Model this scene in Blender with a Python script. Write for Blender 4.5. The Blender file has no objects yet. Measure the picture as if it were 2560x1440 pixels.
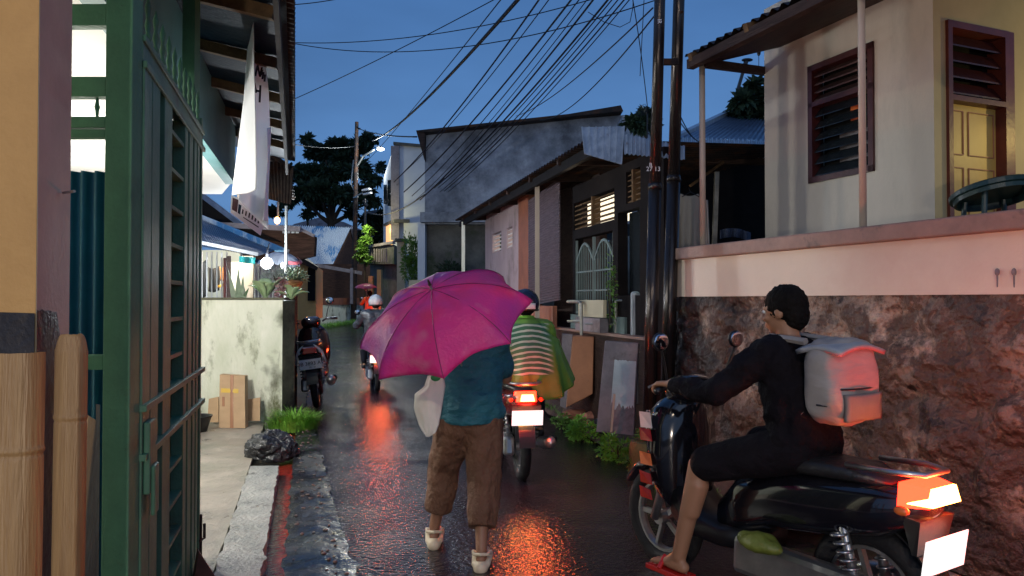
import bpy, bmesh, math, random
from math import sin, cos, pi, radians, atan2, sqrt, exp
from mathutils import Vector, Matrix, Euler, noise
random.seed(7)
scene = bpy.context.scene
C = scene.collection
V = Vector
# ------------------------------------------------------------------ camera
TH = math.atan(30/1800)
cd = bpy.data.cameras.new('camera'); cam = bpy.data.objects.new('camera', cd); C.objects.link(cam)
cd.sensor_width = 36; cd.lens = 36*1800/2560; cd.clip_end = 2000; cd.clip_start = .05
cam.location = (0, 0, 1.5); cam.rotation_euler = (pi/2+TH, 0, 0)
scene.camera = cam
# ------------------------------------------------------------------ world, exposure
w = bpy.data.worlds.new('World'); scene.world = w; w.use_nodes = True
nt = w.node_tree; nt.nodes.clear()
wo = nt.nodes.new('ShaderNodeOutputWorld'); bg = nt.nodes.new('ShaderNodeBackground')
tc = nt.nodes.new('ShaderNodeTexCoord'); sep = nt.nodes.new('ShaderNodeSeparateXYZ')
rp = nt.nodes.new('ShaderNodeValToRGB'); mixb = nt.nodes.new('ShaderNodeMix'); mixb.data_type = 'RGBA'
nz = nt.nodes.new('ShaderNodeTexNoise'); nz.inputs['Scale'].default_value = 2.2; nz.inputs['Detail'].default_value = 4
mp = nt.nodes.new('ShaderNodeMapping'); mp.inputs['Scale'].default_value = (1, 1, 3)
L = nt.links.new
L(tc.outputs['Generated'], sep.inputs[0]); L(sep.outputs['Z'], rp.inputs[0])
e = rp.color_ramp.elements
e[0].position = 0.0; e[0].color = (.13, .255, .47, 1)
e[1].position = .42; e[1].color = (.062, .165, .40, 1)
n_ = e.new(.17); n_.color = (.10, .235, .50, 1)
n_ = e.new(.8); n_.color = (.06, .15, .38, 1)
L(tc.outputs['Generated'], mp.inputs[0]); L(mp.outputs[0], nz.inputs['Vector'])
rb = nt.nodes.new('ShaderNodeMapRange'); rb.inputs['From Min'].default_value = .3; rb.inputs['From Max'].default_value = .75
rb.inputs['To Min'].default_value = .80; rb.inputs['To Max'].default_value = 1.18
L(nz.outputs[0], rb.inputs[0])
# paler sky added out of view behind the camera to lift the scene's light
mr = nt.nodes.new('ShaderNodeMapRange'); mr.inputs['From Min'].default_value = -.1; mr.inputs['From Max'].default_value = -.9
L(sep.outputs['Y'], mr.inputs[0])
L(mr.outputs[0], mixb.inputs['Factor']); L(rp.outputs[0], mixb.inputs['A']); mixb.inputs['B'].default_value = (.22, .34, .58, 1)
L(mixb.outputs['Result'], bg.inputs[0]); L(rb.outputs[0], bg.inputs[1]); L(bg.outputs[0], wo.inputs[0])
scene.view_settings.view_transform = 'Standard'; scene.view_settings.look = 'None'
scene.view_settings.exposure = 0; scene.view_settings.gamma = 1
scene.cycles.use_denoising = True; scene.cycles.sample_clamp_indirect = 3; scene.cycles.sample_clamp_direct = 12
scene.cycles.max_bounces = 6; scene.cycles.use_light_tree = True
def light(name, kind, loc, energy, col, size=.1, rot=None, spot=None):
    d = bpy.data.lights.new(name, kind); o = bpy.data.objects.new(name, d); C.objects.link(o)
    o.location = loc; d.energy = energy; d.color = col
    if kind == 'SUN': d.angle = size
    else: d.shadow_soft_size = size
    if rot: o.rotation_euler = rot
    if spot: d.spot_size = spot; d.spot_blend = .5
    return o
light('sun', 'SUN', (0, 0, 20), .05, (.75, .85, 1), radians(30), (radians(50), 0, radians(10)))
# a street lamp on its mast behind the photographer, warm white
light('street_lamp_light', 'SPOT', (-1.2, -5.5, 6.2), 620, (1, .80, .58), .12, (radians(68), 0, radians(-22)), radians(110))
def look(o, tgt):
    o.rotation_euler = (V(tgt)-o.location).to_track_quat('-Z', 'Y').to_euler()
look(bpy.data.objects['street_lamp_light'], (1.2, 6, 1.2))
# headlight of a motorbike coming up behind the photographer
h_ = light('headlight_light', 'SPOT', (-.35, -5.0, .95), 480, (1, .84, .70), .06, None, radians(75)); look(h_, (.6, 5, 1.0))
# ------------------------------------------------------------------ helpers
def ray(px, py):
    u = (px-1280)/1800; v = (720-py)/1800
    return V((u, cos(TH)-sin(TH)*v, sin(TH)+cos(TH)*v))
O = V((0, 0, 1.5))
def P(px, py, Y):
    d = ray(px, py); return O + d*(Y/d.y)
def G(px, py, z=0):
    d = ray(px, py); return O + d*((z-1.5)/d.z)
def gz(Y): return 0 if Y < 12 else min(.02*(Y-12), .8)
def props(o, label=None, cat=None, group=None, kind=None):
    if label: o['label'] = label
    if cat: o['category'] = cat
    if group: o['group'] = group
    if kind: o['kind'] = kind
    return o
def thing(name, label, cat, loc=(0, 0, 0), group=None, rotz=0, kind=None):
    o = bpy.data.objects.new(name, None); C.objects.link(o); o.location = loc; o.rotation_euler = (0, 0, rotz)
    o.empty_display_size = .1
    return props(o, label, cat, group, kind)
def perp(d):
    a = V((0, 0, 1)) if abs(d.z) < .9 else V((1, 0, 0))
    x = d.cross(a).normalized(); return x, x.cross(d).normalized()
class Frame:
    def __init__(s, ox, oy, dx, dy, nside=1):
        l = sqrt(dx*dx+dy*dy); s.o = V((ox, oy, 0)); s.d = V((dx/l, dy/l, 0)); s.n = V((s.d.y, -s.d.x, 0))*nside
    def p(s, a, n, z): return s.o + s.d*a + s.n*n + V((0, 0, z))
class MB:
    def __init__(s): s.v = []; s.f = []
    def add(s, vs, fs):
        k = len(s.v); s.v += [V(x) for x in vs]; s.f += [tuple(i+k for i in f) for f in fs]; return s
    def hexa(s, p):
        return s.add(p, [(0, 3, 2, 1), (4, 5, 6, 7), (0, 1, 5, 4), (1, 2, 6, 5), (2, 3, 7, 6), (3, 0, 4, 7)])
    def box(s, x0, x1, y0, y1, z0, z1):
        return s.hexa([(x0, y0, z0), (x1, y0, z0), (x1, y1, z0), (x0, y1, z0), (x0, y0, z1), (x1, y0, z1), (x1, y1, z1), (x0, y1, z1)])
    def fbox(s, F, a0, a1, n0, n1, z0, z1):
        return s.hexa([F.p(a0, n0, z0), F.p(a1, n0, z0), F.p(a1, n1, z0), F.p(a0, n1, z0), F.p(a0, n0, z1), F.p(a1, n0, z1), F.p(a1, n1, z1), F.p(a0, n1, z1)])
    def bar(s, p0, p1, wd, ht, up=None):
        p0 = V(p0); p1 = V(p1); d = (p1-p0).normalized(); x, y = perp(d)
        if up is not None: x = d.cross(V(up)).normalized(); y = x.cross(d).normalized()
        a = x*wd/2; b = y*ht/2
        return s.hexa([p0-a-b, p0+a-b, p0+a+b, p0-a+b, p1-a-b, p1+a-b, p1+a+b, p1-a+b])
    def tube(s, pts, r, n=8, caps=True):
        pts = [V(p) for p in pts]; m = len(pts)
        if not isinstance(r, (list, tuple)): r = [r]*m
        vs = []; x = None
        for i, p in enumerate(pts):
            d = (pts[min(i+1, m-1)]-pts[max(i-1, 0)]).normalized()
            if x is None: x, y = perp(d)
            else:
                x = (x - d*x.dot(d)).normalized(); y = x.cross(d)
            for k in range(n):
                a = 2*pi*k/n; vs.append(p + x*cos(a)*r[i] + y*sin(a)*r[i])
        fs = [(i*n+k, i*n+(k+1) % n, (i+1)*n+(k+1) % n, (i+1)*n+k) for i in range(m-1) for k in range(n)]
        if caps: fs += [tuple(range(n))[::-1], tuple((m-1)*n+k for k in range(n))]
        return s.add(vs, fs)
    def ell(s, c, rx, ry, rz, n=14, m=9, R=None, t0=0, t1=pi):
        c = V(c); vs = []
        for i in range(m+1):
            t = t0+(t1-t0)*i/m
            for k in range(n):
                a = 2*pi*k/n; q = V((rx*sin(t)*cos(a), ry*sin(t)*sin(a), rz*cos(t)))
                if R: q = R @ q
                vs.append(c+q)
        fs = [(i*n+k, (i+1)*n+k, (i+1)*n+(k+1) % n, i*n+(k+1) % n) for i in range(m) for k in range(n)]
        return s.add(vs, fs)
    def torus(s, c, R, r, ax=(1, 0, 0), n=32, m=8, sq=1):
        c = V(c); ax = V(ax).normalized(); x, y = perp(ax); vs = []
        for i in range(n):
            a = 2*pi*i/n; d = x*cos(a)+y*sin(a)
            for k in range(m):
                b = 2*pi*k/m; vs.append(c + d*(R+r*cos(b)) + ax*r*sq*sin(b))
        fs = [(i*m+k, ((i+1) % n)*m+k, ((i+1) % n)*m+(k+1) % m, i*m+(k+1) % m) for i in range(n) for k in range(m)]
        return s.add(vs, fs)
    def lathe(s, c, prof, ax=(0, 0, 1), n=20):
        c = V(c); ax = V(ax).normalized(); x, y = perp(ax); vs = []
        for (r, h) in prof:
            for k in range(n):
                a = 2*pi*k/n; vs.append(c+ax*h+(x*cos(a)+y*sin(a))*r)
        m = len(prof)
        fs = [(i*n+k, i*n+(k+1) % n, (i+1)*n+(k+1) % n, (i+1)*n+k) for i in range(m-1) for k in range(n)]
        return s.add(vs, fs)
    def prism(s, poly, off):
        n = len(poly); off = V(off); a = [V(p) for p in poly]
        return s.add(a+[p+off for p in a], [tuple(range(n))[::-1], tuple(range(n, 2*n))]+[(i, (i+1) % n, n+(i+1) % n, n+i) for i in range(n)])
    def grid(s, f, nu, nv):
        vs = [f(i/nu, j/nv) for j in range(nv+1) for i in range(nu+1)]
        return s.add(vs, [(j*(nu+1)+i, j*(nu+1)+i+1, (j+1)*(nu+1)+i+1, (j+1)*(nu+1)+i) for j in range(nv) for i in range(nu)])
    def corr(s, a, b, c, d, waves, amp, thick=.004, jag=0):
        """corrugated sheet: a->b across the waves, a->d down the slope"""
        a, b, c, d = V(a), V(b), V(c), V(d); nn = (b-a).cross(d-a).normalized(); nu = waves*6
        js = [random.uniform(-jag, jag) for _ in range(nu+1)]
        def f(o):
            def g(u, v):
                p = (a*(1-u)+b*u)*(1-v) + (d*(1-u)+c*u)*v
                if v > .99: p = p + (d-a).normalized()*js[int(u*nu)//6]
                return p + nn*(amp*sin(u*waves*2*pi)+o)
            return g
        nv = 6
        s.grid(f(0), nu, nv); s.grid(f(-thick), nu, nv); return s
    def leaf(s, p, d, ln, wd, n=None, bend=.15):
        d = V(d).normalized(); x, y = perp(d)
        if n is not None: x = d.cross(V(n)).normalized(); y = x.cross(d)
        t = random.uniform(-.6, .6); xx = x*cos(t)+y*sin(t); yy = y*cos(t)-x*sin(t)
        p = V(p); q = p+d*ln*.5+yy*ln*bend; e_ = p+d*ln
        return s.add([p, q+xx*wd/2, e_, q-xx*wd/2], [(0, 1, 2, 3)])
    def cap(s, p0, r0, p1, r1, n=14):
        p0 = V(p0); p1 = V(p1); d = p1-p0; l = d.length
        if l < 1e-6: return s.ell(p0, r0, r0, r0)
        d /= l; pts = []; rs = []
        for t in (0, .15, .5, .85): pts.append(p0 - d*r0*cos(t*pi/2)); rs.append(max(r0*sin(t*pi/2), r0*.02))
        pts.append(p0); rs.append(r0); pts.append(p1); rs.append(r1)
        for t in (.85, .5, .15, 0): pts.append(p1 + d*r1*cos(t*pi/2)); rs.append(max(r1*sin(t*pi/2), r1*.02))
        return s.tube(pts, rs, n)
    def build(s, name, mat, parent=None, smooth=False, bevel=0, local=False, org=None, mods=None, weld=False):
        off = V((0, 0, 0))
        if parent is not None and not local:
            p = parent
            while p is not None: off += p.location; p = p.parent
        if parent is None and not local:
            if org is not None: off = V(org)
            else:
                xs = [v.x for v in s.v]; ys = [v.y for v in s.v]; zs = [v.z for v in s.v]
                off = V(((min(xs)+max(xs))/2, (min(ys)+max(ys))/2, min(zs)))
        me = bpy.data.meshes.new(name); me.from_pydata([v-off for v in s.v], [], s.f); me.update()
        if True:
            bm = bmesh.new(); bm.from_mesh(me)
            if weld: bmesh.ops.remove_doubles(bm, verts=bm.verts, dist=1e-5)
            if len(bm.faces) < 60000: bmesh.ops.recalc_face_normals(bm, faces=bm.faces)
            bm.to_mesh(me); bm.free()
        if smooth: me.polygons.foreach_set('use_smooth', [True]*len(me.polygons))
        if mat: me.materials.append(mat)
        o = bpy.data.objects.new(name, me); C.objects.link(o)
        if parent is not None: o.parent = parent
        elif not local: o.location = off
        if bevel:
            b = o.modifiers.new('bevel', 'BEVEL'); b.width = bevel; b.segments = 2; b.limit_method = 'ANGLE'
        for m in (mods or []):
            md = o.modifiers.new(m[0], m[0])
            for k_, v_ in m[1].items(): setattr(md, k_, v_)
        return o
def wallgrid(mb, F, a0, a1, n0, n1, z0, z1, holes):
    A = sorted({a0, a1}|{h[0] for h in holes}|{h[1] for h in holes}); Z = sorted({z0, z1}|{h[2] for h in holes}|{h[3] for h in holes})
    for i in range(len(A)-1):
        for j in range(len(Z)-1):
            ca = (A[i]+A[i+1])/2; cz = (Z[j]+Z[j+1])/2
            if any(h[0] < ca < h[1] and h[2] < cz < h[3] for h in holes): continue
            mb.fbox(F, A[i], A[i+1], n0, n1, Z[j], Z[j+1])
    return mb
# ------------------------------------------------------------------ materials
def mat(name, c1, c2=None, sc=4, rough=.6, bump=.15, metal=0, str_=(1, 1, 1), c3=None, sc3=1.2, t3=(.5, .62), emit=None, est=0, bs=None, rr=None, alpha=None, trans=0, det=6, sheen=0, coat=0, bd=.02, ep=(.35, .65)):
    m = bpy.data.materials.new(name); m.use_nodes = True; n = m.node_tree.nodes; l = m.node_tree.links.new
    b = n['Principled BSDF']; b.inputs['Roughness'].default_value = rough; b.inputs['Metallic'].default_value = metal
    b.inputs['Coat Weight'].default_value = coat
    t = n.new('ShaderNodeTexCoord'); mp = n.new('ShaderNodeMapping'); mp.inputs['Scale'].default_value = str_; l(t.outputs['Object'], mp.inputs[0])
    c2 = c2 or tuple(x*.6 for x in c1)
    nz = n.new('ShaderNodeTexNoise'); nz.inputs['Scale'].default_value = sc; nz.inputs['Detail'].default_value = det; nz.inputs['Roughness'].default_value = .65; l(mp.outputs[0], nz.inputs['Vector'])
    r = n.new('ShaderNodeValToRGB'); l(nz.outputs[0], r.inputs[0]); E = r.color_ramp.elements
    E[0].position = ep[0]; E[0].color = (*c2, 1); E[1].position = ep[1]; E[1].color = (*c1, 1)
    col = r.outputs[0]
    if c3:
        n3 = n.new('ShaderNodeTexNoise'); n3.inputs['Scale'].default_value = sc3; n3.inputs['Detail'].default_value = 8; n3.inputs['Roughness'].default_value = .7; l(mp.outputs[0], n3.inputs['Vector'])
        r3 = n.new('ShaderNodeMapRange'); r3.inputs['From Min'].default_value = t3[0]; r3.inputs['From Max'].default_value = t3[1]; l(n3.outputs[0], r3.inputs[0])
        mx = n.new('ShaderNodeMix'); mx.data_type = 'RGBA'; l(r3.outputs[0], mx.inputs['Factor']); l(col, mx.inputs['A']); mx.inputs['B'].default_value = (*c3, 1); col = mx.outputs['Result']
    l(col, b.inputs['Base Color'])
    if rr:
        q = n.new('ShaderNodeMapRange'); q.inputs['From Min'].default_value = .35; q.inputs['From Max'].default_value = .65; q.inputs['To Min'].default_value = rr[0]; q.inputs['To Max'].default_value = rr[1]
        l(nz.outputs[0], q.inputs[0]); l(q.outputs[0], b.inputs['Roughness'])
    if bump:
        nb = n.new('ShaderNodeTexNoise'); nb.inputs['Scale'].default_value = bs or sc*6; nb.inputs['Detail'].default_value = 5; l(mp.outputs[0], nb.inputs['Vector'])
        bu = n.new('ShaderNodeBump'); bu.inputs['Strength'].default_value = bump; bu.inputs['Distance'].default_value = bd; l(nb.outputs[0], bu.inputs['Height']); l(bu.outputs[0], b.inputs['Normal'])
    if emit: b.inputs['Emission Color'].default_value = (*emit, 1); b.inputs['Emission Strength'].default_value = est
    if trans: b.inputs['Transmission Weight'].default_value = trans
    if alpha is not None: b.inputs['Alpha'].default_value = alpha
    return m
def glow(name, c, s):
    m = bpy.data.materials.new(name); m.use_nodes = True; b = m.node_tree.nodes['Principled BSDF']
    b.inputs['Base Color'].default_value = (*[min(x, .8) for x in c], 1); b.inputs['Emission Color'].default_value = (*c, 1); b.inputs['Emission Strength'].default_value = s
    return m
def translucent(name, c1, c2, sc=3, f=.35, rough=.3, bump=.3, str_=(1, 1, 1), bs=20):
    m = mat(name, c1, c2, sc, rough, bump, str_=str_, bs=bs); n = m.node_tree.nodes; l = m.node_tree.links.new
    b = n['Principled BSDF']; tr = n.new('ShaderNodeBsdfTranslucent'); mx = n.new('ShaderNodeMixShader'); mx.inputs[0].default_value = f
    l(b.inputs['Base Color'].links[0].from_socket, tr.inputs[0]); l(b.outputs[0], mx.inputs[1]); l(tr.outputs[0], mx.inputs[2]); l(mx.outputs[0], n['Material Output'].inputs[0])
    return m
m_asphalt = mat('wet_asphalt', (.024, .019, .026), (.010, .008, .013), 2.2, .2, .62, rr=(.05, .15), bs=34, bd=.014, c3=(.03, .022, .03), sc3=.8)
m_asphalt.node_tree.nodes['Principled BSDF'].inputs['Specular IOR Level'].default_value = .5
m_strip = mat('wet_concrete_strip', (.034, .034, .038), (.014, .016, .018), 2, .2, .3, rr=(.06, .35), bs=24, bd=.012, c3=(.035, .04, .03), sc3=1.5)
m_drive = mat('damp_concrete', (.42, .37, .31), (.26, .235, .20), 2.2, .4, .35, rr=(.25, .65), bs=22, c3=(.17, .18, .13), sc3=1.0, t3=(.52, .7))
m_kerb = mat('kerb_concrete', (.46, .46, .43), (.26, .27, .26), 6, .4, .8, bs=40, rr=(.25, .6), c3=(.1, .1, .09), sc3=3, t3=(.58, .66))
m_gutter = mat('gutter_red_reflection', (.30, .025, .016), (.14, .014, .01), 4, .22, .2)  # red reflection painted into the gutter's base colour
m_earth = mat('dark_wet_earth', (.07, .05, .035), (.02, .016, .012), 5, .6, .8, bs=20, c3=(.03, .04, .012), sc3=2)
m_mud = mat('brown_soil', (.13, .075, .05), (.05, .03, .022), 5, .55, .8, bs=20)
m_whitewall = mat('stained_white_plaster', (.88, .89, .78), (.68, .72, .58), 3, .7, .3, c3=(.12, .13, .06), sc3=1.9, t3=(.53, .66), bs=25, str_=(1.3, 1.3, .55))
m_mosswall = mat('mossy_dark_plaster', (.17, .17, .11), (.05, .055, .035), 4, .7, .6, c3=(.03, .03, .02), sc3=2)
m_yellow = mat('ochre_plaster', (.62, .37, .13), (.50, .29, .10), 2.5, .6, .15, c3=(.30, .17, .07), sc3=1.5, t3=(.6, .75), bs=40)
m_greyplaster = mat('bare_grey_plaster', (.50, .46, .33), (.40, .37, .27), 3, .75, .12, bs=60)
m_blackpaint = mat('dark_paint', (.035, .03, .03), (.02, .018, .02), 5, .45, .3)
m_bamboo = mat('bamboo', (.38, .235, .095), (.24, .135, .05), 9, .45, .25, str_=(4, 4, .18), c3=(.13, .065, .03), sc3=1.3, t3=(.50, .70))
m_green = mat('green_gate_paint', (.065, .215, .125), (.045, .15, .09), 5, .6, .15, bs=50, c3=(.05, .06, .035), sc3=2.2, t3=(.58, .72))
m_bluesheet = mat('blue_sheet_metal', (.015, .13, .24), (.01, .08, .16), 2, .3, .05, metal=.3)
m_teal = mat('teal_painted_wall', (.10, .27, .30), (.07, .20, .22), 2, .6, .15)
m_whiteceil = mat('white_ceiling', (.82, .82, .80), (.76, .76, .74), 2, .6, .05)
m_bluewood = mat('navy_roof_boards', (.008, .022, .042), (.005, .014, .028), 4, .6, .2)
m_rafter = mat('rafter_timber', (.15, .095, .05), (.08, .05, .03), 3, .7, .3, str_=(3, 3, 3))
m_darkwood = mat('dark_weathered_wood', (.055, .035, .03), (.022, .015, .014), 4, .6, .5, str_=(1, 1, 8), bs=14)
m_brownwood = mat('brown_plank_wall', (.10, .055, .04), (.045, .026, .02), 4, .7, .5, str_=(1, 1, 7), bs=12)
m_rust = mat('rusty_roof_iron', (.045, .033, .03), (.016, .013, .013), 5, .55, .4, c3=(.07, .03, .014), sc3=2.5)
m_zinc = mat('weathered_zinc_sheet', (.40, .45, .50), (.25, .29, .33), 4, .4, .15, metal=.35, c3=(.12, .07, .04), sc3=3, t3=(.6, .7), str_=(3, 3, .5))
m_blueroof = mat('blue_tin_roof', (.10, .30, .55), (.07, .22, .42), 2, .32, .15, metal=.3, c3=(.62, .68, .72), sc3=.9, t3=(.42, .50), str_=(1.5, 1, .6))
m_hiproof = mat('dark_blue_wet_tin', (.16, .21, .30), (.09, .12, .18), 3, .3, .2, metal=.5, c3=(.05, .03, .03), sc3=2.5, t3=(.58, .66))
m_banner = translucent('white_banner_cloth', (.90, .92, .95), (.84, .86, .90), 2, .25, .7, .1)
m_stone = mat('mossy_rubble_stone', (.46, .36, .29), (.08, .05, .038), 4.2, .5, 1.0, c3=(.022, .016, .016), sc3=2.1, t3=(.50, .60), bs=16, bd=.08, det=14, ep=(.49, .60))
for m_ in (m_bluewood, m_rafter): m_.node_tree.nodes['Principled BSDF'].inputs['Specular IOR Level'].default_value = .08
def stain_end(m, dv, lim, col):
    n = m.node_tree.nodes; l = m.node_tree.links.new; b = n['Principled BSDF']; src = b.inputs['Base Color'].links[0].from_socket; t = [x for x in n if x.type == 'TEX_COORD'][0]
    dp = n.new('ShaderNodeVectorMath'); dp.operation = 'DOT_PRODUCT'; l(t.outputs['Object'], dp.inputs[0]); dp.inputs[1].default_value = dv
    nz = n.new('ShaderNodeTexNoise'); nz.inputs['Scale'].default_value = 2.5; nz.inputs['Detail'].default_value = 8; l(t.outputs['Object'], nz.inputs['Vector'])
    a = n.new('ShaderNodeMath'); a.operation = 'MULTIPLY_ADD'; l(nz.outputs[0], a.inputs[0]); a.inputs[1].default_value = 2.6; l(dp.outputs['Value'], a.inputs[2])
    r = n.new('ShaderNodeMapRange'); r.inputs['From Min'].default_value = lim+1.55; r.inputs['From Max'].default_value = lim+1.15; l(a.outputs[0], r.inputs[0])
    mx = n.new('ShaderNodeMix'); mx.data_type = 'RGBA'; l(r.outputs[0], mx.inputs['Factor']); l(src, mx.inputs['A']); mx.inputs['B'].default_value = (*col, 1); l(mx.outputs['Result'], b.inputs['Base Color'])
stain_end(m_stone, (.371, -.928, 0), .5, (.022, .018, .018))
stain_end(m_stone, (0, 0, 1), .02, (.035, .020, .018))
stain_end(m_whitewall, (-.98, .02, 0), -.95, (.07, .075, .045))
m_pinkwall = mat('peach_wall_paint', (.62, .54, .45), (.56, .49, .41), 1.5, .55, .1, c3=(.50, .36, .30), sc3=.6, t3=(.5, .8), bs=50)
m_coping = mat('terracotta_coping', (.30, .19, .155), (.20, .13, .11), 4, .6, .3, c3=(.10, .08, .07), sc3=3, t3=(.6, .7))
m_cream = mat('cream_house_wall', (.52, .47, .40), (.44, .40, .34), 1.6, .65, .14, bs=60, c3=(.30, .28, .25), sc3=1.1, t3=(.52, .8), str_=(1.4, 1.4, .45))
m_yellowwall = mat('yellow_door_wall', (.56, .46, .25), (.48, .39, .21), 2, .6, .1)
m_doorpanel = mat('ochre_door_paint', (.62, .42, .12), (.54, .36, .10), 2, .45, .08)
m_maroon = mat('maroon_wood', (.075, .018, .018), (.04, .01, .012), 4, .4, .15)
m_dark = mat('dark_interior', (.012, .011, .012), (.006, .006, .007), 4, .8, 0)
m_postcream = mat('cream_painted_post', (.50, .42, .34), (.40, .33, .27), 5, .5, .15, str_=(1, 1, .3))
m_eaveshade = mat('eave_shaded_wall', (.012,.010,.011), (.006,.005,.006), 3, .9, .2)  # near-black colour puts the shade under the eaves into the wall
m_conc = mat('grey_rendered_concrete', (.36, .40, .46), (.17, .19, .235), 1.3, .8, .6, c3=(.075, .085, .105), sc3=.55, t3=(.44, .62), bs=9, det=9)
m_paleblue = mat('pale_blue_house_paint', (.55, .60, .66), (.46, .51, .57), 1.0, .7, .2, c3=(.25, .26, .25), sc3=.6, t3=(.58, .75))
m_pinkhouse = mat('dusty_pink_plaster', (.42, .33, .34), (.34, .26, .27), 2, .7, .2, c3=(.12, .09, .09), sc3=1.4, t3=(.50, .7), str_=(1, 1, .6))
m_terra = mat('terracotta_pillar', (.30, .11, .06), (.20, .075, .045), 3, .6, .2)
m_ocherpier = mat('orange_brown_render', (.42, .19, .10), (.32, .14, .075), 3, .55, .2, c3=(.15, .08, .06), sc3=2, t3=(.6, .7))
m_grille = mat('grey_green_metalwork', (.13, .19, .19), (.09, .13, .13), 4, .4, .1)
m_steel = mat('dark_wet_steel_pole', (.045, .04, .04), (.025, .02, .02), 5, .22, .15, metal=.6, str_=(4, 4, .3), c3=(.09, .045, .02), sc3=1.4, t3=(.55, .7))
m_galv = mat('galvanised_pipe', (.35, .36, .35), (.22, .23, .22), 6, .35, .1, metal=.5)
m_cable = mat('black_cable', (.012, .012, .014), (.008, .008, .01), 4, .5, 0)
m_greytank = mat('grey_slab_paint', (.28, .26, .29), (.17, .155, .18), 4, .55, .3, c3=(.09, .08, .09), sc3=2)
m_flake = mat('flaking_pale_blue_paint', (.55, .66, .72), (.45, .56, .62), 5, .45, .2)
m_leaf = mat('leaf_green', (.15, .32, .05), (.07, .17, .03), 3, .5, .1)
m_leafbright = mat('bright_grass_green', (.24, .50, .06), (.12, .3, .035), 3, .5, .1)
m_leafpale = mat('pale_green_leaf', (.45, .58, .36), (.30, .42, .22), 4, .45, .1)
m_leafdark = mat('dark_tree_leaf', (.030, .055, .035), (.014, .028, .02), 1, .5, .1)
m_bark = mat('bark', (.07, .055, .045), (.035, .028, .022), 4, .8, .5, str_=(3, 3, .6))
m_moss = mat('mossy_concrete', (.22, .21, .08), (.09, .10, .035), 5, .7, .8, bs=18)
m_rock = mat('wet_black_rock', (.05, .052, .058), (.016, .017, .02), 6, .18, 1.0, bs=12, bd=.05)
m_card = mat('cardboard', (.52, .35, .21), (.44, .29, .17), 3, .8, .1, str_=(1, 1, 3))
m_tape = mat('parcel_tape', (.36, .17, .09), (.3, .14, .08), 4, .25, .05)
m_ytape = mat('yellow_parcel_tape', (.70, .45, .05), (.62, .4, .05), 4, .3, .05)
m_blackplastic = mat('black_plastic', (.012, .012, .014), (.008, .008, .01), 4, .35, .05, bs=30)
m_blackgloss = mat('black_gloss_paint', (.010, .010, .014), (.006, .006, .009), 4, .12, 0, coat=.6)
m_tyre = mat('tyre_rubber', (.025, .025, .027), (.015, .015, .017), 8, .5, .4, bs=30)
m_alu = mat('cast_aluminium', (.50, .50, .50), (.36, .36, .37), 6, .3, .1, metal=.9)
m_redplastic = mat('red_plastic', (.55, .02, .015), (.4, .015, .012), 4, .15, 0)
m_whiteplastic = mat('white_plastic', (.78, .78, .80), (.7, .7, .72), 4, .25, 0)
m_plate = mat('white_plate_paint', (.80, .80, .82), (.72, .72, .75), 4, .35, 0)
m_platetxt = mat('black_plate_lettering', (.03, .03, .04), (.03, .03, .04), 4, .5, 0)
m_seat = mat('black_seat_vinyl', (.02, .02, .022), (.012, .012, .013), 6, .35, .3, bs=40)
m_skin = mat('brown_skin', (.30, .155, .095), (.25, .125, .075), 3, .5, .06, bs=60)
m_skin2 = mat('tan_skin', (.36, .18, .105), (.30, .15, .085), 3, .5, .06, bs=60)
m_hair = mat('black_hair', (.010, .008, .007), (.005, .004, .004), 8, .85, .5, str_=(3, 3, .6), bs=30)
m_tealshirt = mat('teal_shirt', (.020, .15, .20), (.010, .085, .125), 2.0, .75, .9, bs=5, str_=(1, 1, 2.0), bd=.09)
m_brownpants = mat('brown_trousers', (.17, .083, .047), (.12, .058, .034), 2.5, .8, .9, bs=6, bd=.08, str_=(1.6, 1, 1.1))
m_clog = mat('cream_foam_clog', (.72, .62, .46), (.64, .55, .40), 4, .45, .05)
m_tote = mat('white_bag_fabric', (.86, .87, .80), (.78, .79, .72), 4, .7, .45, bs=7, bd=.04)
m_totegreen = mat('green_bag_print', (.03, .30, .09), (.03, .25, .08), 4, .5, .05)
m_darkjacket = mat('black_jacket', (.011, .009, .012), (.005, .004, .006), 3, .9, .8, bs=10, bd=.05)
m_darkjacket2 = mat('charcoal_puffer_jacket', (.045, .055, .07), (.02, .025, .032), 3, .4, .5, bs=9, str_=(1, 1, 2))
m_orange = mat('orange_raincoat', (.85, .20, .04), (.7, .15, .03), 3, .35, .3, bs=9)
m_navy = mat('navy_helmet_shell', (.018, .022, .05), (.012, .015, .035), 3, .25, 0)
m_greyhelm = mat('silver_grey_helmet', (.42, .44, .46), (.35, .37, .4), 3, .2, 0, coat=.5)
m_packgrey = mat('pale_grey_backpack', (.34, .31, .29), (.26, .235, .22), 3, .6, .5, bs=7, str_=(1, 1, 3))
m_jeans = mat('dark_trousers', (.03, .03, .045), (.018, .018, .028), 3, .7, .4, bs=8)
m_shirtgrey = mat('grey_jersey', (.34, .34, .32), (.26, .26, .25), 4, .8, .4, bs=7, str_=(2, 2, .5))
m_darkgreen = mat('dark_green_plastic', (.015, .045, .045), (.01, .03, .03), 4, .4, .05)
m_pot = mat('terracotta_pot', (.45, .20, .08), (.35, .15, .06), 4, .6, .2)
m_white = mat('white_metal_paint', (.75, .77, .80), (.65, .67, .70), 4, .4, .05)
m_hill = mat('hazed_hill_forest', (.035, .06, .085), (.025, .045, .07), .05, .9, 0)  # blue haze of distance mixed into the hill colour
m_concdark = mat('dark_mossy_concrete', (.12, .12, .11), (.05, .052, .048), 2, .8, .6, c3=(.03, .045, .02), sc3=1.2)
m_glass = mat('dark_window_glass', (.02, .025, .03), (.015, .02, .025), 3, .08, 0)
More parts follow.
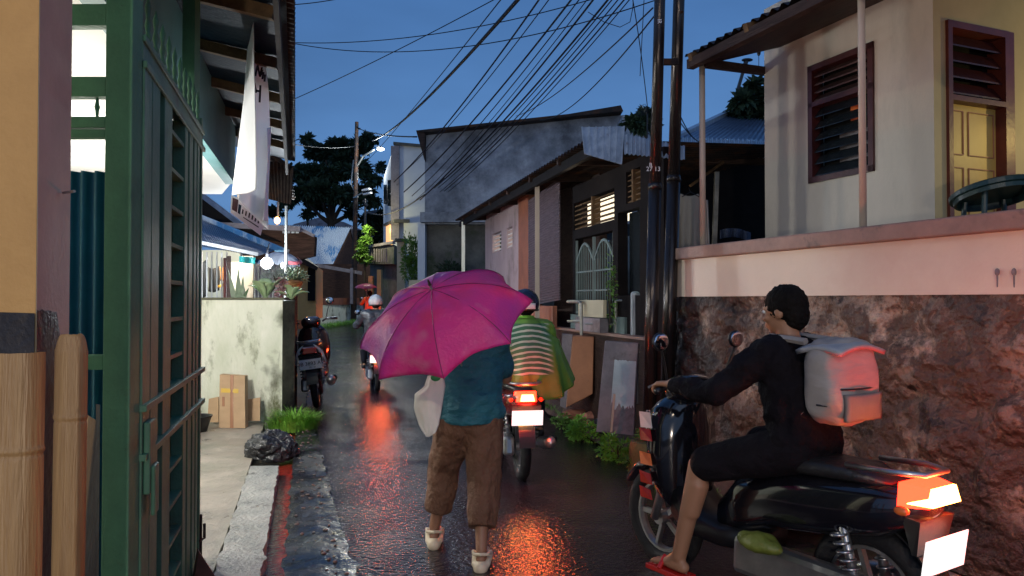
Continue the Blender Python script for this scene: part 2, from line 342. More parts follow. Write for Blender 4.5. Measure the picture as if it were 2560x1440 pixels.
m_brick = mat('reddish_brick_scrap', (.38, .16, .11), (.26, .11, .08), 5, .6, .4)
m_litroom = mat('lit_room_wall', (.75, .80, .72), (.68, .72, .66), 2, .7, .05)
m_umbgrey = translucent('grey_parasol_cloth', (.42, .46, .55), (.34, .38, .46), 3, .3, .5, .1)
g_tail = glow('brake_light_lit', (1, .018, .006), 14)
g_tailhot = glow('brake_light_bulb', (1, .40, .07), 420)
g_led = glow('white_led_lit', (.9, .96, 1), 220)
g_warm = glow('warm_lamp_lit', (1, .42, .12), 14)
g_lampw = glow('ceiling_lamp_glass', (1, .97, .9), 2.2)
g_window = glow('lit_window_behind_louvres', (1, .88, .66), 1.5)
g_street = glow('street_lamp_head_lit', (.95, 1, 1), 260)
g_room = glow('warm_room_glow', (1, .5, .2), 1.2)
# umbrella cloth: magenta with purple flowers and pale patches painted in as wet highlights
def umb_mat():
    m = translucent('magenta_umbrella_cloth', (.95, .10, .46), (.90, .07, .40), 1.5, .5, .16, .4, bs=60)
    n = m.node_tree.nodes; l = m.node_tree.links.new
    b = n['Principled BSDF']; tr = [x for x in n if x.type == 'BSDF_TRANSLUCENT'][0]
    src = b.inputs['Base Color'].links[0].from_socket; t = [x for x in n if x.type == 'TEX_COORD'][0]
    def patch(src, sc, lo, hi, col, seedloc, gx=None):
        mp = n.new('ShaderNodeMapping'); mp.inputs['Location'].default_value = seedloc; l(t.outputs['Object'], mp.inputs[0])
        nz = n.new('ShaderNodeTexNoise'); nz.inputs['Scale'].default_value = sc; nz.inputs['Detail'].default_value = 3; l(mp.outputs[0], nz.inputs['Vector'])
        r = n.new('ShaderNodeMapRange'); r.inputs['From Min'].default_value = lo; r.inputs['From Max'].default_value = hi; l(nz.outputs[0], r.inputs[0])
        mx = n.new('ShaderNodeMix'); mx.data_type = 'RGBA'; l(r.outputs[0], mx.inputs['Factor']); l(src, mx.inputs['A']); mx.inputs['B'].default_value = (*col, 1)
        return mx.outputs['Result']
    c = patch(src, 2.0, .50, .68, (.50, .09, .58), (3, 1, 2)); c = patch(c, 3.0, .56, .70, (.88, .42, .58), (7, 4, 5)); c = patch(c, 2.2, .55, .74, (.92, .07, .16), (1, 9, 3))
    l(c, b.inputs['Base Color']); l(c, tr.inputs[0]); return m
m_umb = umb_mat()
# green raincoat with a white-striped shirt showing through across the back
def poncho_mat():
    m = translucent('green_raincoat_with_white_stripes', (.22, .42, .08), (.15, .32, .05), 3, .3, .3, .3, bs=9)
    n = m.node_tree.nodes; l = m.node_tree.links.new; b = n['Principled BSDF']; tr = [x for x in n if x.type == 'BSDF_TRANSLUCENT'][0]
    src = b.inputs['Base Color'].links[0].from_socket; t = [x for x in n if x.type == 'TEX_COORD'][0]
    sp = n.new('ShaderNodeSeparateXYZ'); l(t.outputs['Object'], sp.inputs[0])
    def mth(op, a, bb=None, cc=None):
        q = n.new('ShaderNodeMath'); q.operation = op
        for i, x in enumerate((a, bb, cc)):
            if x is None: continue
            if isinstance(x, (int, float)): q.inputs[i].default_value = x
            else: l(x, q.inputs[i])
        return q.outputs[0]
    x2 = mth('MULTIPLY', sp.outputs['X'], sp.outputs['X']); zz = mth('ADD', sp.outputs['Z'], mth('MULTIPLY', x2, 1.2))
    nz = n.new('ShaderNodeTexNoise'); nz.inputs['Scale'].default_value = 6; l(t.outputs['Object'], nz.inputs['Vector'])
    zz = mth('ADD', zz, mth('MULTIPLY', nz.outputs[0], .03))
    s_ = mth('SINE', mth('MULTIPLY', zz, 2*pi/.043)); s_ = mth('GREATER_THAN', s_, .35)
    ax = mth('ABSOLUTE', sp.outputs['X']); inx = n.new('ShaderNodeMapRange'); inx.inputs['From Min'].default_value = .20; inx.inputs['From Max'].default_value = .15; l(ax, inx.inputs[0])
    iz1 = mth('GREATER_THAN', sp.outputs['Z'], .88); iz2 = mth('LESS_THAN', sp.outputs['Z'], 1.30); iy = mth('LESS_THAN', sp.outputs['Y'], -.38)
    body = mth('MULTIPLY', mth('MULTIPLY', mth('MULTIPLY', inx.outputs[0], iz1), iz2), iy)
    m1 = n.new('ShaderNodeMix'); m1.data_type = 'RGBA'; l(mth('MULTIPLY', body, .8), m1.inputs['Factor']); l(src, m1.inputs['A']); m1.inputs['B'].default_value = (.06, .20, .12, 1)
    m2 = n.new('ShaderNodeMix'); m2.data_type = 'RGBA'; l(mth('MULTIPLY', body, s_), m2.inputs['Factor']); l(m1.outputs['Result'], m2.inputs['A']); m2.inputs['B'].default_value = (.70, .78, .60, 1)
    l(m2.outputs['Result'], b.inputs['Base Color']); l(m2.outputs['Result'], tr.inputs[0]); return m
m_poncho = poncho_mat()

for m_ in bpy.data.materials:
    b_ = m_.node_tree.nodes.get('Principled BSDF') if m_.use_nodes else None
    rp_ = [x for x in m_.node_tree.nodes if x.type == 'VALTORGB'] if b_ else None
    if rp_ and sum(rp_[0].color_ramp.elements[1].color[:3]) < .25 and b_.inputs['Roughness'].default_value >= .5 and not b_.inputs['Roughness'].links: b_.inputs['Specular IOR Level'].default_value = .12
# ================================================================== SETTING
LE = [(-8, .9), (-4, .5), (0, .1), (2, -.28), (3.91, -.89), (5, -1.27), (6.5, -1.75), (8.7, -2.45), (10, -2.85), (12, -3.4), (16, -4.4), (20, -5.3), (30, -8.0), (38, -8.9), (50, -10.8), (80, -15)]
RE = [(-8, 4.8), (-4, 4.0), (0, 2.9), (2, 2.3), (4, 1.75), (6, 1.25), (7.5, .93), (9.3, .55), (12, 0), (16, -1.4), (20, -2.7), (30, -5.2), (38, -6.3), (50, -8.2), (80, -12)]
def ip(T, y):
    if y <= T[0][0]: return T[0][1]
    for (a, b), (c, d) in zip(T, T[1:]):
        if y <= c: return b+(d-b)*(y-a)/(c-a)
    return T[-1][1]
NS = lambda x, y, s=1, k=0: noise.noise(V((x*s, y*s, k)))
g = MB(); g.grid(lambda u, v: V((-400+800*u, -30+830*v*v, gz(-30+830*v*v)-.06)), 20, 120); props(g.build('ground', m_earth, org=(0, 0, 0)), kind='structure')
g = MB(); ys = [-8+88*(i/400)**1.6 for i in range(401)]
g.grid(lambda u, v: V((lambda y, a, b: (a+(b-a)*u, y, gz(y)+.02-.03*(2*u-1)**2+.004*NS(a+(b-a)*u, y, 1.5)))(ys[round(v*400)], ip(LE, ys[round(v*400)])+.035*NS(0, ys[round(v*400)], 5), ip(RE, ys[round(v*400)])+.04*NS(3, ys[round(v*400)], 3))), 24, 400)
props(g.build('road', m_asphalt, smooth=True, org=(0, 0, 0)), kind='structure')
# kerb line on the left: KL is the kerb/gutter boundary
def KX(y): return -1.33-.285*(y-3.9)*1.0-.02
def strip(name, fa, fb, y0, y1, z, m, nu=10, nv=120, rz=.006, edge=.012, kind='structure', thick=0, sc=4):
    g = MB()
    def f(u, v):
        y = y0+(y1-y0)*v; a = fa(y)+edge*NS(1, y, 6, 2)+edge*.5*NS(1, y, 17, 2); b = fb(y)+edge*NS(5, y, 6, 7)+edge*.5*NS(5, y, 17, 7)
        x = a+(b-a)*u; return V((x, y, gz(y)+z+rz*NS(x, y, sc)+rz*.6*NS(x, y, sc*3)))
    g.grid(f, nu, nv)
    if thick:
        for e_ in (0, 1): g.grid(lambda u, v: f(e_, v)-V((0, 0, thick*u)), 1, nv)
        for e_ in (0, 1): g.grid(lambda u, v: f(u, e_)-V((0, 0, thick*v)), nu, 1)
    return props(g.build(name, m, org=(0, 0, 0), smooth=True), kind=kind)
strip('verge', lambda y: KX(y)+.115, lambda y: ip(LE, y)+.06, -2, 10.0, .014, m_strip, 26, 300, .004, .04)
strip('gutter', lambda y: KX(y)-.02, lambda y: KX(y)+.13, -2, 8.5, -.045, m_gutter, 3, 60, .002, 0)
strip('kerb', lambda y: KX(y)-.25, lambda y: KX(y), -2, 6.35, .045, m_kerb, 14, 260, .006, .022, thick=.1)
strip('driveway', lambda y: -9.0, lambda y: KX(y)-.262, -2, 8.95, .025, m_drive, 60, 120, .006, .01, thick=.03, sc=2)
# rubble scraps along the broken edges of asphalt and gutter
g = MB()
for i in range(150):
    y = random.uniform(2.4, 8.5); e_ = random.random() < .8
    x = (ip(LE, y)-abs(random.gauss(0, .07))) if e_ else KX(y)+.16+abs(random.gauss(0, .03))
    s = random.uniform(.004, .015); g.ell((x, y, .018), s*random.uniform(.8, 1.6), s, s*.5, 6, 4)
o = g.build('loose_gravel', mat('pinkish_rubble', (.20, .10, .08), (.07, .05, .045), 9, .3, .4), org=(0, 0, 0)); props(o, 'loose reddish rubble along the broken asphalt edge', 'gravel', kind='stuff')
# ground right: raised verge
g = MB()
def fr(u, v):
    y = 4.6+16*v; a = ip(RE, y)-.05+.05*NS(2, y, 4); b = 2.6+.1*(6-y)*2.2
    x = a+(3.2-.28*y+1.3-a)*u
    return V((x, y, gz(y)+.02+.10*min(1, u*6)+.05*NS(x, y, 3)*min(1, u*4)))
g.grid(fr, 24, 120); props(g.build('roadside_bank', m_mud, smooth=True, org=(0, 0, 0)), kind='structure')
# raised terrace ground behind the retaining walls on the right
g = MB(); g.prism([(3.05, 5.9, -.05), (2.0, 8.3, -.05), (-1.6, 21.5, -.05), (-3.6, 34, -.05), (20, 34, -.05), (20, -3, -.05), (6.6, -3, -.05)], (0, 0, 1.25))
props(g.build('raised_terrace', m_concdark, org=(0, 0, 0)), kind='structure')
# distant hills
g = MB()
def fh(u, v):
    x = -260+420*u; h = 22+14*NS(x, 0, .012)+5*NS(x, 0, .05, 3)+2*NS(x, 0, .2, 3); return V((x, 300+60*v, -1+(h+1)*sin(v*pi/2)))
g.grid(fh, 120, 8); props(g.build('hills', m_hill, smooth=True, org=(0, 300, 0)), kind='structure')
# ================================================================== helpers for vegetation
def tuft(name, label, c, r, h, n, m, cat='grass', group=None, wd=.008, kind=None, lean=.5):
    g = MB(); c = V(c)
    for i in range(n):
        a = random.uniform(0, 2*pi); q = r*sqrt(random.random()); b = c+V((cos(a)*q, sin(a)*q, 0)); hh = h*random.uniform(.2, 1.2)*(1-.45*q/r)*(.75+.5*abs(NS(b.x*9, b.y*9)))
        d = V((cos(a)*lean*random.uniform(.2, 1.4), sin(a)*lean*random.uniform(.2, 1.4), 1)).normalized(); t = b+d*hh*.6; tip = t+(d+V((cos(a)*.6, sin(a)*.6, -.5))).normalized()*hh*.5
        x = V((-sin(a), cos(a), 0))*wd*random.uniform(.6, 1.3)
        g.add([b-x, b+x, t+x*.8, t-x*.8, tip], [(0, 1, 2, 3), (3, 2, 4)])
    return props(g.build(name, m), label, cat, group, kind)
def bush(name, label, c, rx, ry, rz, n, ls, m, cat='plant', group=None, wf=.55):
    g = MB(); c = V(c); root = thing(name, label, cat, c, group)
    st = MB()
    for i in range(7):
        a = random.uniform(0, 2*pi); t = c+V((cos(a)*rx*.6, sin(a)*ry*.6, rz*1.2)); st.tube([c, (c+t)/2+V((0, 0, rz*.2)), t], [.006, .004, .002], 5)
    st.build('stem', m_bark, root)
    cl = [(c+V((random.uniform(-1, 1)*rx*.75, random.uniform(-1, 1)*ry*.75, rz*(.6+random.uniform(-.4, .9)))), random.uniform(.3, .5)) for _ in range(9)]
    for i in range(n):
        q, f = random.choice(cl); d = V((random.gauss(0, 1), random.gauss(0, 1), random.gauss(0, .8))).normalized()
        p = q+V((d.x*rx*f, d.y*ry*f, d.z*rz*f))*random.uniform(.5, 1.1)
        g.leaf(p, d+V((0, 0, random.uniform(-.3, .6))), ls*random.uniform(.6, 1.3), ls*wf*random.uniform(.7, 1.2))
    g.build('foliage', m, root); return root
# ================================================================== LEFT: pillar, bamboo, gate
r = thing('corner_pillar', 'plastered corner pillar, ochre on its front and bare grey on its side, black paint at the foot', 'pillar', (-1.5, 2.0, 0))
def pil(u, v, A, B, z0, z1): return V((A.x+(B.x-A.x)*u, A.y+(B.y-A.y)*u, z0+(z1-z0)*v))
A = V((-5.2, 1.80, 0)); B = V(P(90, 700, 1.9)); B.z = 0; Cn = V(P(176, 500, 2.2)); Cn.z = 0; D = V((-5.2, 2.2, 0))
zb = 1.46
MB().prism([A, B, (A+V((0, .12, 0))+B+V((0, .12, 0)))/2+V((.3, 0, 0)), A+V((0, .12, 0))], (0, 0, 3.9)).build('ochre_face', m_yellow, r)
MB().prism([B+V((.001, .002, 0)), Cn, D, A+V((0, .125, 0))], (0, 0, 3.9)).build('side_face', m_greyplaster, r)
g = MB()
def ptf(off, A, B, zf):
    nrm = (B-A).cross(V((0, 0, 1))).normalized()*off
    return lambda u, v: V((A.x+(B.x-A.x)*u, A.y+(B.y-A.y)*u, (zf(u)+.012*NS(u*30, 0, 1))*v))+nrm
g.grid(ptf(.004, A, B, lambda u: 1.465+.006*NS(u, 1, 60)), 90, 1)
g.grid(ptf(.004, B, Cn, lambda u: 1.475-.02*u-.30*max(0, u-.55)*2), 24, 1)
g.build('painted_foot', m_blackpaint, r)
g = MB(); g.tube([P(158, 482, 2.1), P(175, 480, 2.05), P(186, 478, 2.0)], .004, 6); g.build('nail_hook', m_galv, r)
def culm(label, px0, pxb, w0, top, Y, tilt=.0, half=True):
    a = P(px0, top, Y); b = P(pxb, 1600, Y-tilt); b.z = 0; rr = w0/1800*Y/2
    a = P(px0, top, Y)
    g = MB(); n = 24; d = b-a; nv = 40; L_ = d.length
    def f(off):
        def q(u, v):
            ang = pi*(1+u) if half else 2*pi*u
            zz_ = (a+d*v).z; node = max(exp(-((zz_-nz_)/.004)**2) for nz_ in (1.235, .86, .5, .12)); dip = max(exp(-((zz_-nz_+.009)/.003)**2) for nz_ in (1.235, .86, .5, .12)); R_ = (rr-off)*(1+.045*node-.04*dip)
            p = a+d*v; jag = 0
            if px0 > 100 and 0 < v*L_ < .04: R_ *= .62+.38*sqrt(v*L_/.04)
            if v == 0: jag = .003*NS(u*6, px0, 1); R_ *= 1 if px0 < 100 else .62
            return p+V((cos(ang)*R_, sin(ang)*R_*.7, jag))
        return q
    g.grid(f(0), n, 420); g.grid(f(.006), n, 60)
    return props(g.build('bamboo_pole', m_bamboo, smooth=True), label, 'bamboo pole', 'bamboo poles leaning at the pillar')
culm('widest split bamboo pole, cut flat at its top, at the foot of the ochre pillar', 40, 15, 150, 880, 1.3, .05)
culm('tall round topped split bamboo pole leaning between the pillar and the green gate', 181, 165, 80, 835, 1.65, .05)
g = MB(); a = P(232, 1040, 1.75); g.hexa([P(205, 1640, 1.7), P(238, 1640, 1.7), P(238, 1640, 1.73), P(205, 1640, 1.73), P(215, 1035, 1.8), P(240, 1050, 1.8), P(240, 1050, 1.82), P(215, 1035, 1.82)])
g.hexa([P(236, 1560, 1.7), P(246, 1560, 1.7), P(246, 1560, 1.73), P(236, 1560, 1.73), P(240, 1010, 1.8), P(250, 1012, 1.8), P(250, 1012, 1.82), P(240, 1010, 1.82)])
props(g.build('bamboo_sliver', m_bamboo), 'thin splintered bamboo slivers standing against the green gate post', 'bamboo')
props(MB().bar(P(222, 1250, 1.9), P(215, 1640, 1.9), .06, .02).build('wood_offcut', m_rafter), 'short brown wood offcut low against the green gate post', 'wood')
# gate leaf seen edge-on
ga = -.623; gm = -.285
def gY(px): u = (px-1280)/1800; return ga/(u-gm)
FG = Frame(ga+gm*2.56, 2.56, gm, 1); K = sqrt(1+gm*gm)
def gs(px): return (gY(px)-2.56)*K
Lg = gs(490)
r = thing('gate_leaf', 'tall dark green steel gate leaf with spear tips, swung open toward the street', 'gate', FG.p(0, 0, 0), kind='thing')
g = MB()
for z0, z1 in ((2.36, 2.45),): g.fbox(FG, 0, Lg, -.02, .03, z0, z1)
g.fbox(FG, 0, Lg, .03, .045, 2.335, 2.36); g.fbox(FG, 0, Lg, .03, .04, 2.43, 2.455)
g.build('frame_rail', m_green, r, bevel=.003); g = MB(); g.fbox(FG, 0, Lg, -.02, .03, .05, .12); g.build('bottom_rail', m_green, r, bevel=.003)
for (za, zb_) in ((1.10, 1.125), (.925, .95)):
    g = MB(); g.fbox(FG, 0, Lg, -.01, .052, za, zb_); g.build('cross_rail', m_green, r, bevel=.002)
g = MB(); g.fbox(FG, 0, Lg, -.03, -.022, .12, 2.36); g.build('backing_sheet', m_green, r)
edges = [(330, 350), (352, 372), (385, 405), (440, 448), (452, 461), (465, 471), (474, 479)]
for i, (p0, p1) in enumerate(edges):
    g = MB(); a0, a1 = gs(p0), gs(p1); g.fbox(FG, a0, a1, -.02, .036, .12, 2.36); g.build('bar', m_green, r, bevel=.003)
g = MB(); g.fbox(FG, Lg-.045, Lg, -.025, .03, .02, 2.52); g.build('end_post', m_green, r, bevel=.003)
a0, a1 = gs(405), gs(440)
for i in range(13):
    z = .25+i*.165
    if abs(z-1.02) < .12: continue
    g = MB(); g.fbox(FG, a0, a1, -.015, .03, z, z+.018); g.build('rung', m_green, r)
g = MB(); g.fbox(FG, gs(333), gs(350), .036, .06, .80, 1.06); g.fbox(FG, gs(335), gs(347), .06, .075, .72, .90); g.build('latch_box', m_green, r, bevel=.006)
for i in range(11):
    s_ = .04+i*(Lg-.07)/10.2; b = FG.p(s_, .01, 2.45); g = MB()
    g.tube([b, b+V((0, 0, .03)), b+V((0, 0, .05)), b+V((0, 0, .075)), b+V((0, 0, .10)), b+V((0, 0, .13)), b+V((0, 0, .17)), b+V((0, 0, .215))], [.008, .007, .014, .007, .013, .007, .012, .001], 8)
    g.build('spear_tip', m_green, r, smooth=True)
g = MB(); g.tube([FG.p(Lg-.01, .03, .30), FG.p(Lg-.01, .03, .02)], .014, 8); g.tube([FG.p(Lg-.03, .03, .16), FG.p(Lg+.02, .05, .16), FG.p(Lg+.02, .05, .24)], .009, 6); g.build('drop_bolt', m_rust, r)
# gate front frame, facing the camera
Yf = 2.5
def fx(px): return (px-1280)/1800*Yf
def fz(py): return P(300, py, Yf).z
r = thing('gate_portal', 'dark green steel entrance frame with openings, standing between the pillar and the open leaf', 'gate frame', (-1.6, Yf, 0), kind='thing')
g = MB(); g.box(fx(258), fx(326), Yf, Yf+.07, 0, 2.72); g.build('post', m_green, r, bevel=.004)
for y0, y1 in ((8, 62), (190, 240), (290, 318), (322, 342), (888, 925)):
    g = MB(); g.box(fx(60), fx(258)-.001, Yf+.004, Yf+.05, fz(y1), fz(y0)); g.build('crossbar', m_green, r, bevel=.003)
g = MB(); g.box(fx(252), fx(265), Yf+.052, Yf+.075, fz(430), fz(342)); g.build('inner_stile', m_green, r)
g = MB(); pz = fz(240); g.tube([(fx(226), Yf+.03, fz(292)), (fx(226), Yf+.03, fz(272)), (fx(226), Yf+.03, fz(262)), (fx(226), Yf+.03, fz(252)), (fx(226), Yf+.03, fz(238))], [.004, .006, .009, .006, .004], 6); g.build('twisted_bar', m_green, r)
g = MB(); g.tube([(fx(298), Yf+.02, fz(15)), (fx(297), Yf+.02, fz(5)), (fx(293), Yf+.02, fz(-30))], [.022, .006, .006], 8); g.build('spear_stub', m_blackplastic, r)
g = MB(); a = P(120, 428, 2.72); b = P(290, 430, 2.72); g.corr(a, b, V((b.x, b.y, .02)), V((a.x, a.y, .02)), 5, .02); o = props(g.build('blue_sheet_panel', m_bluesheet, smooth=True), 'blue corrugated metal sheet standing behind the green gate frame', 'metal sheet')
# green boarding behind the lower part of leaf (dark passage)
# ================================================================== LEFT porch: teal wall, white ceiling, roof
WX = lambda Y: -.9-.27*Y
r = thing('porch_house', 'teal porch house with white lit ceiling and dark overhanging tin roof on the left', 'house', (-4, 6, 0), kind='thing')
g = MB(); g.prism([(WX(1.5), 1.5, 2.76), (WX(7.6), 7.6, 2.76), (WX(7.6)-.5, 8.55, 2.76), (-9, 8.55, 2.76), (-9, 1.5, 2.76)], (0, 0, .03)); g.build('ceiling', m_whiteceil, r)
g = MB(); g.prism([(WX(1.5)+.005, 1.5, 2.75), (WX(7.75)+.005, 7.75, 2.75), (WX(7.75)-.1, 7.75, 2.75), (WX(1.5)-.1, 1.5, 2.75)], (0, 0, .76)); g.build('gable_board', m_teal, r)
g = MB(); g.box(-7.6, -7.5, 1.6, 8.5, 0, 2.76); g.box(-7.5, -4.4, 8.4, 8.5, 0.02, 2.76) if False else None; g.build('back_wall', m_litroom, r)
# roof: underside boards then corrugated iron
EX = lambda Y: -.01-.301*Y
def roofquad(y0, y1, t, zo):
    return [(EX(y0), y0, 3.20+zo), (EX(y1), y1, 3.20+zo), (WX(y1)-2.2, y1, 3.95+zo), (WX(y0)-2.2, y0, 3.95+zo)]
g = MB(); g.prism([(EX(.5)-.05, .5, 3.215), (EX(8.85)-.05, 8.85, 3.215), (WX(8.85)-2.2, 8.85, 3.93), (WX(.5)-2.2, .5, 3.93)], (0, 0, .012)); g.build('roof_lining', m_bluewood, r)
q = roofquad(.5, 9.0, 0, .05); g = MB(); g.corr(q[0], q[1], q[2], q[3], 110, .014); g.build('roof', m_rust, r, smooth=True)
for Y in (3.3, 4.2, 5.1, 6.0, 6.9, 7.8):
    a = V((EX(Y)-.12, Y, 3.18)); b = V((WX(Y)-.5, Y, 3.18+(3.93-3.215)*((EX(Y)-WX(Y)+.38)/(EX(Y)-WX(Y)+2.15)))); g = MB(); g.bar(a, b, .05, .075, (0, 0, 1)); g.build('rafter', m_rafter, r)
g = MB(); g.bar((EX(3.0)-.10, 3.0, 3.10), (EX(8.9)-.10, 8.9, 3.10), .03, .10, (0, 0, 1)); g.build('eaves_beam', m_dark, r)
Yp = 4.1; g = MB(); g.bar((WX(Yp)+.17, Yp, 2.3), (WX(Yp)+.17, Yp, 3.5), .07, .07); g.build('porch_post', m_green, r)
Yp = 7.75; g = MB(); g.bar((-2.93, Yp, 2.5), (-2.93, Yp, 3.35), .05, .05); g.build('porch_post', m_postcream, r)
# lower rusty lean-to at the far end
g = MB(); g.corr(P(724, 412, 9.1), P(738, 500, 9.9), P(668, 470, 9.9), P(668, 375, 9.1), 10, .015); g.build('lower_roof', m_rust, r, smooth=True)
g = MB(); g.bar(P(684, 335, 8.95), P(722, 500, 9.85), .04, .07); g.build('barge_board', m_rafter, r)
g = MB(); g.corr(P(660, 400, 9.2), P(735, 415, 9.2), P(728, 512, 9.3), P(672, 498, 9.3), 8, .012); g.build('gable_sheet', m_rust, r)
g = MB(); g.ell(P(192, 138, 3.9), .09, .09, .05); o = g.build('ceiling_lamp', g_lampw, r, smooth=True)
g = MB(); g.lathe(P(188, 150, 3.9), [(.04, .09), (.04, .0), (.02, -.04), (.0, -.05)]); g.build('lamp_collar', m_white, o)
light('porch_light', 'POINT', (-3.6, 3.9, 2.3), 90, (1, .97, .90), .12)
light('porch_light', 'POINT', (-3.4, 5.7, 2.15), 190, (1, .97, .88), .12)
# hanging banner
r = thing('banner', 'long white cloth banner with hand painted black letters hanging from the left eave', 'banner', P(630, 580, 5.0))
Yb = 5.0
def bl(py, T):
    for (a, b), (c, d) in zip(T, T[1:]):
        if py <= c: return b+(d-b)*(py-a)/(c-a)
    return T[-1][1]
def sheet(TL, TR, y0, y1f, Y, wv, ph, nu=14, nv=60, dY=0, name='cloth', parent=None):
    g = MB()
    def f(u, v):
        py = y0+(y1f(u)-y0)*v; x = bl(py, TL)+(bl(py, TR)-bl(py, TL))*u
        return P(x, py, Y+dY*u+wv*sin(u*5+v*2.5+ph)*(.3+v)+.02*NS(u*3, v*4, 1, ph))
    g.grid(f, nu, nv); return g.build(name, m_banner, parent, smooth=True, mods=[('SOLIDIFY', {'thickness': .003})])
sheet([(-20, 617), (100, 621), (250, 610), (480, 581)], [(-20, 634), (110, 635), (300, 640), (430, 643), (500, 640)], -20, lambda u: 488-8*u-22*max(0, u-.7), 5.05, .03, 1, dY=-.5, name='front_fold', parent=r)
sheet([(70, 634), (120, 625), (300, 612), (590, 590)], [(70, 642), (120, 660), (230, 672), (340, 676), (460, 668), (590, 672)], 72, lambda u: 500+75*u, 5.0, .03, 2, dY=.25, name='back_cloth', parent=r)
sheet([(320, 668), (400, 670), (590, 655)], [(320, 678), (420, 674), (590, 668)], 320, lambda u: 552, 5.15, .01, 2, dY=.1, name='hem_fold', parent=r)
# letters painted on the cloth: N I I / H
g = MB()
def stroke(p0, p1, Y, wpx=5):
    a = P(*p0, Y); b = P(*p1, Y); g.bar(a, b, wpx/1800*Y, .002, (0, -1, 0))
Yl = 4.92
for p0, p1 in (((638, 190), (644, 163)), ((644, 163), (650, 192)), ((650, 192), (655, 168)), ((656, 198), (659, 180)), ((661, 204), (663, 186)), ((636, 207), (640, 232)), ((638, 226), (652, 229)), ((651, 213), (649, 256)), ((656, 174), (652, 188))): stroke(p0, p1, Yl)
g.build('painted_letters', m_platetxt, r)
r = thing('photo_sign', 'small white printed sign with dark picture and figures, hanging under the cloth banner', 'sign', P(620, 580, 5.3))
q = [P(578, 488, 5.15), P(668, 520, 5.5), P(650, 588, 5.45), P(576, 532, 5.15)]; nn = V((0, .015, 0))
MB().prism(q, nn).build('board', m_plate, r)
def sq(u0, u1, v0, v1, m, name):
    f = lambda u, v: (q[0]*(1-u)+q[1]*u)*(1-v)+(q[3]*(1-u)+q[2]*u)*v
    MB().prism([f(u0, v0)-nn*.3, f(u1, v0)-nn*.3, f(u1, v1)-nn*.3, f(u0, v1)-nn*.3], nn*.2).build(name, m, r)
sq(.05, .2, .1, .75, m_maroon, 'printed_picture'); sq(.22, .3, .3, .75, m_glass, 'printed_picture')
for i in range(6): sq(.34+i*.1, .38+i*.1, .45, .66, m_platetxt, 'printed_figure')
sq(.4, .9, .76, .80, m_platetxt, 'printed_line')
# ================================================================== LEFT boundary wall and things at it
r = thing('boundary_wall', 'low white plastered wall stained with green moss, at the end of the driveway', 'wall', (-3.5, 8.8, 0), kind='thing')
a = V((-8.6, 8.82, 0)); b = V(P(706, 800, 8.72)); b.z = 0
FW = Frame(a.x, a.y, b.x-a.x, b.y-a.y); LW = (b-a).length
g = MB(); g.grid(lambda u, v: FW.p(LW*u, .0+.008*NS(u*8, v*3, 1), .02+(1.50+.012*NS(u*20, 0, 1)-.02)*v), 60, 24); g.grid(lambda u, v: FW.p(LW*u, -.16*v, 1.50+.012*NS(u*20, 0, 1)), 60, 2); g.build('plaster_face', m_whitewall, r, smooth=True)
c = V(P(738, 760, 8.95)); FS = Frame(b.x, b.y, c.x-b.x, c.y-b.y)
g = MB(); g.prism([(b.x, b.y, 0), (c.x, c.y, 0), (c.x-.95, c.y+3.1, 0), (c.x-1.15, c.y+3.05, 0), (b.x-.05, b.y+.25, 0)], (0, 0, 1.49)); g.build('street_side', m_mosswall, r, bevel=.01)
g = MB(); FWc = FW; g.fbox(FW, .02, LW+.02, -.2, .012, 1.5, 1.53); g.build('wall_cap', m_mosswall, r, bevel=.006)
# cardboard boxes
r = thing('cardboard_box', 'tall flattened cardboard box with brown tape, leaning on the white wall', 'cardboard box', P(580, 1062, 8.3))
q = [P(547, 1060, 8.3), P(613, 1063, 8.28), P(612, 940, 8.5), P(549, 936, 8.5)]; q[0].z = q[1].z = .03
MB().prism(q, V((0, .10, .0))).build('panel', m_card, r, bevel=.004)
f = lambda u, v: (q[0]*(1-u)+q[1]*u)*(1-v)+(q[3]*(1-u)+q[2]*u)*v
def patchq(u0, u1, v0, v1, m, nm): MB().prism([f(u0, v0)-V((0, .006, 0)), f(u1, v0)-V((0, .006, 0)), f(u1, v1)-V((0, .006, 0)), f(u0, v1)-V((0, .006, 0))], V((0, .004, 0))).build(nm, m, r)
patchq(.43, .56, .0, 1, m_tape, 'brown_tape'); patchq(.08, .75, .66, .74, m_ytape, 'yellow_tape'); patchq(.12, .22, .4, .58, m_tape, 'printed_mark')
for (x0, x1, y0, y1, lab) in ((518, 546, 992, 1056, 'small cardboard flap sheet on the left of the tall taped box'), (614, 650, 994, 1052, 'pale cardboard sheet standing on the right of the tall taped box')):
    q2 = [P(x0, y1, 8.55), P(x1, y1, 8.5), P(x1, y0, 8.62), P(x0+4, y0+5, 8.65)]; props(MB().prism(q2, V((0, .02, 0))).build('cardboard_sheet', m_card), lab, 'cardboard')
r = thing('basin', 'black plastic basin holding soil beside the cardboard, near the gate', 'basin', P(498, 1072, 8.1)-V((0, 0, .0)))
cb = P(494, 1073, 8.1); cb.z = .03; g = MB(); g.lathe(cb, [(.0, 0), (.10, 0), (.145, .15), (.16, .17), (.15, .175), (.135, .15), (.09, .10), (0, .10)], n=24); g.build('bowl', m_blackplastic, r, smooth=True)
g = MB(); g.ell(cb+V((0, 0, .10)), .12, .12, .06); g.build('soil', m_earth, r)
bush('wall_weed', 'small weed growing in the black basin by the white wall', cb+V((-.03, 0, .13)), .08, .08, .08, 90, .04, m_leaf)
props(MB().tube([P(488, 985, 8.6), P(492, 1000, 8.5), P(487, 1020, 8.4)], .012, 6).build('blue_tap_pipe', m_bluesheet), 'short blue pipe on the white wall above the black basin', 'pipe')
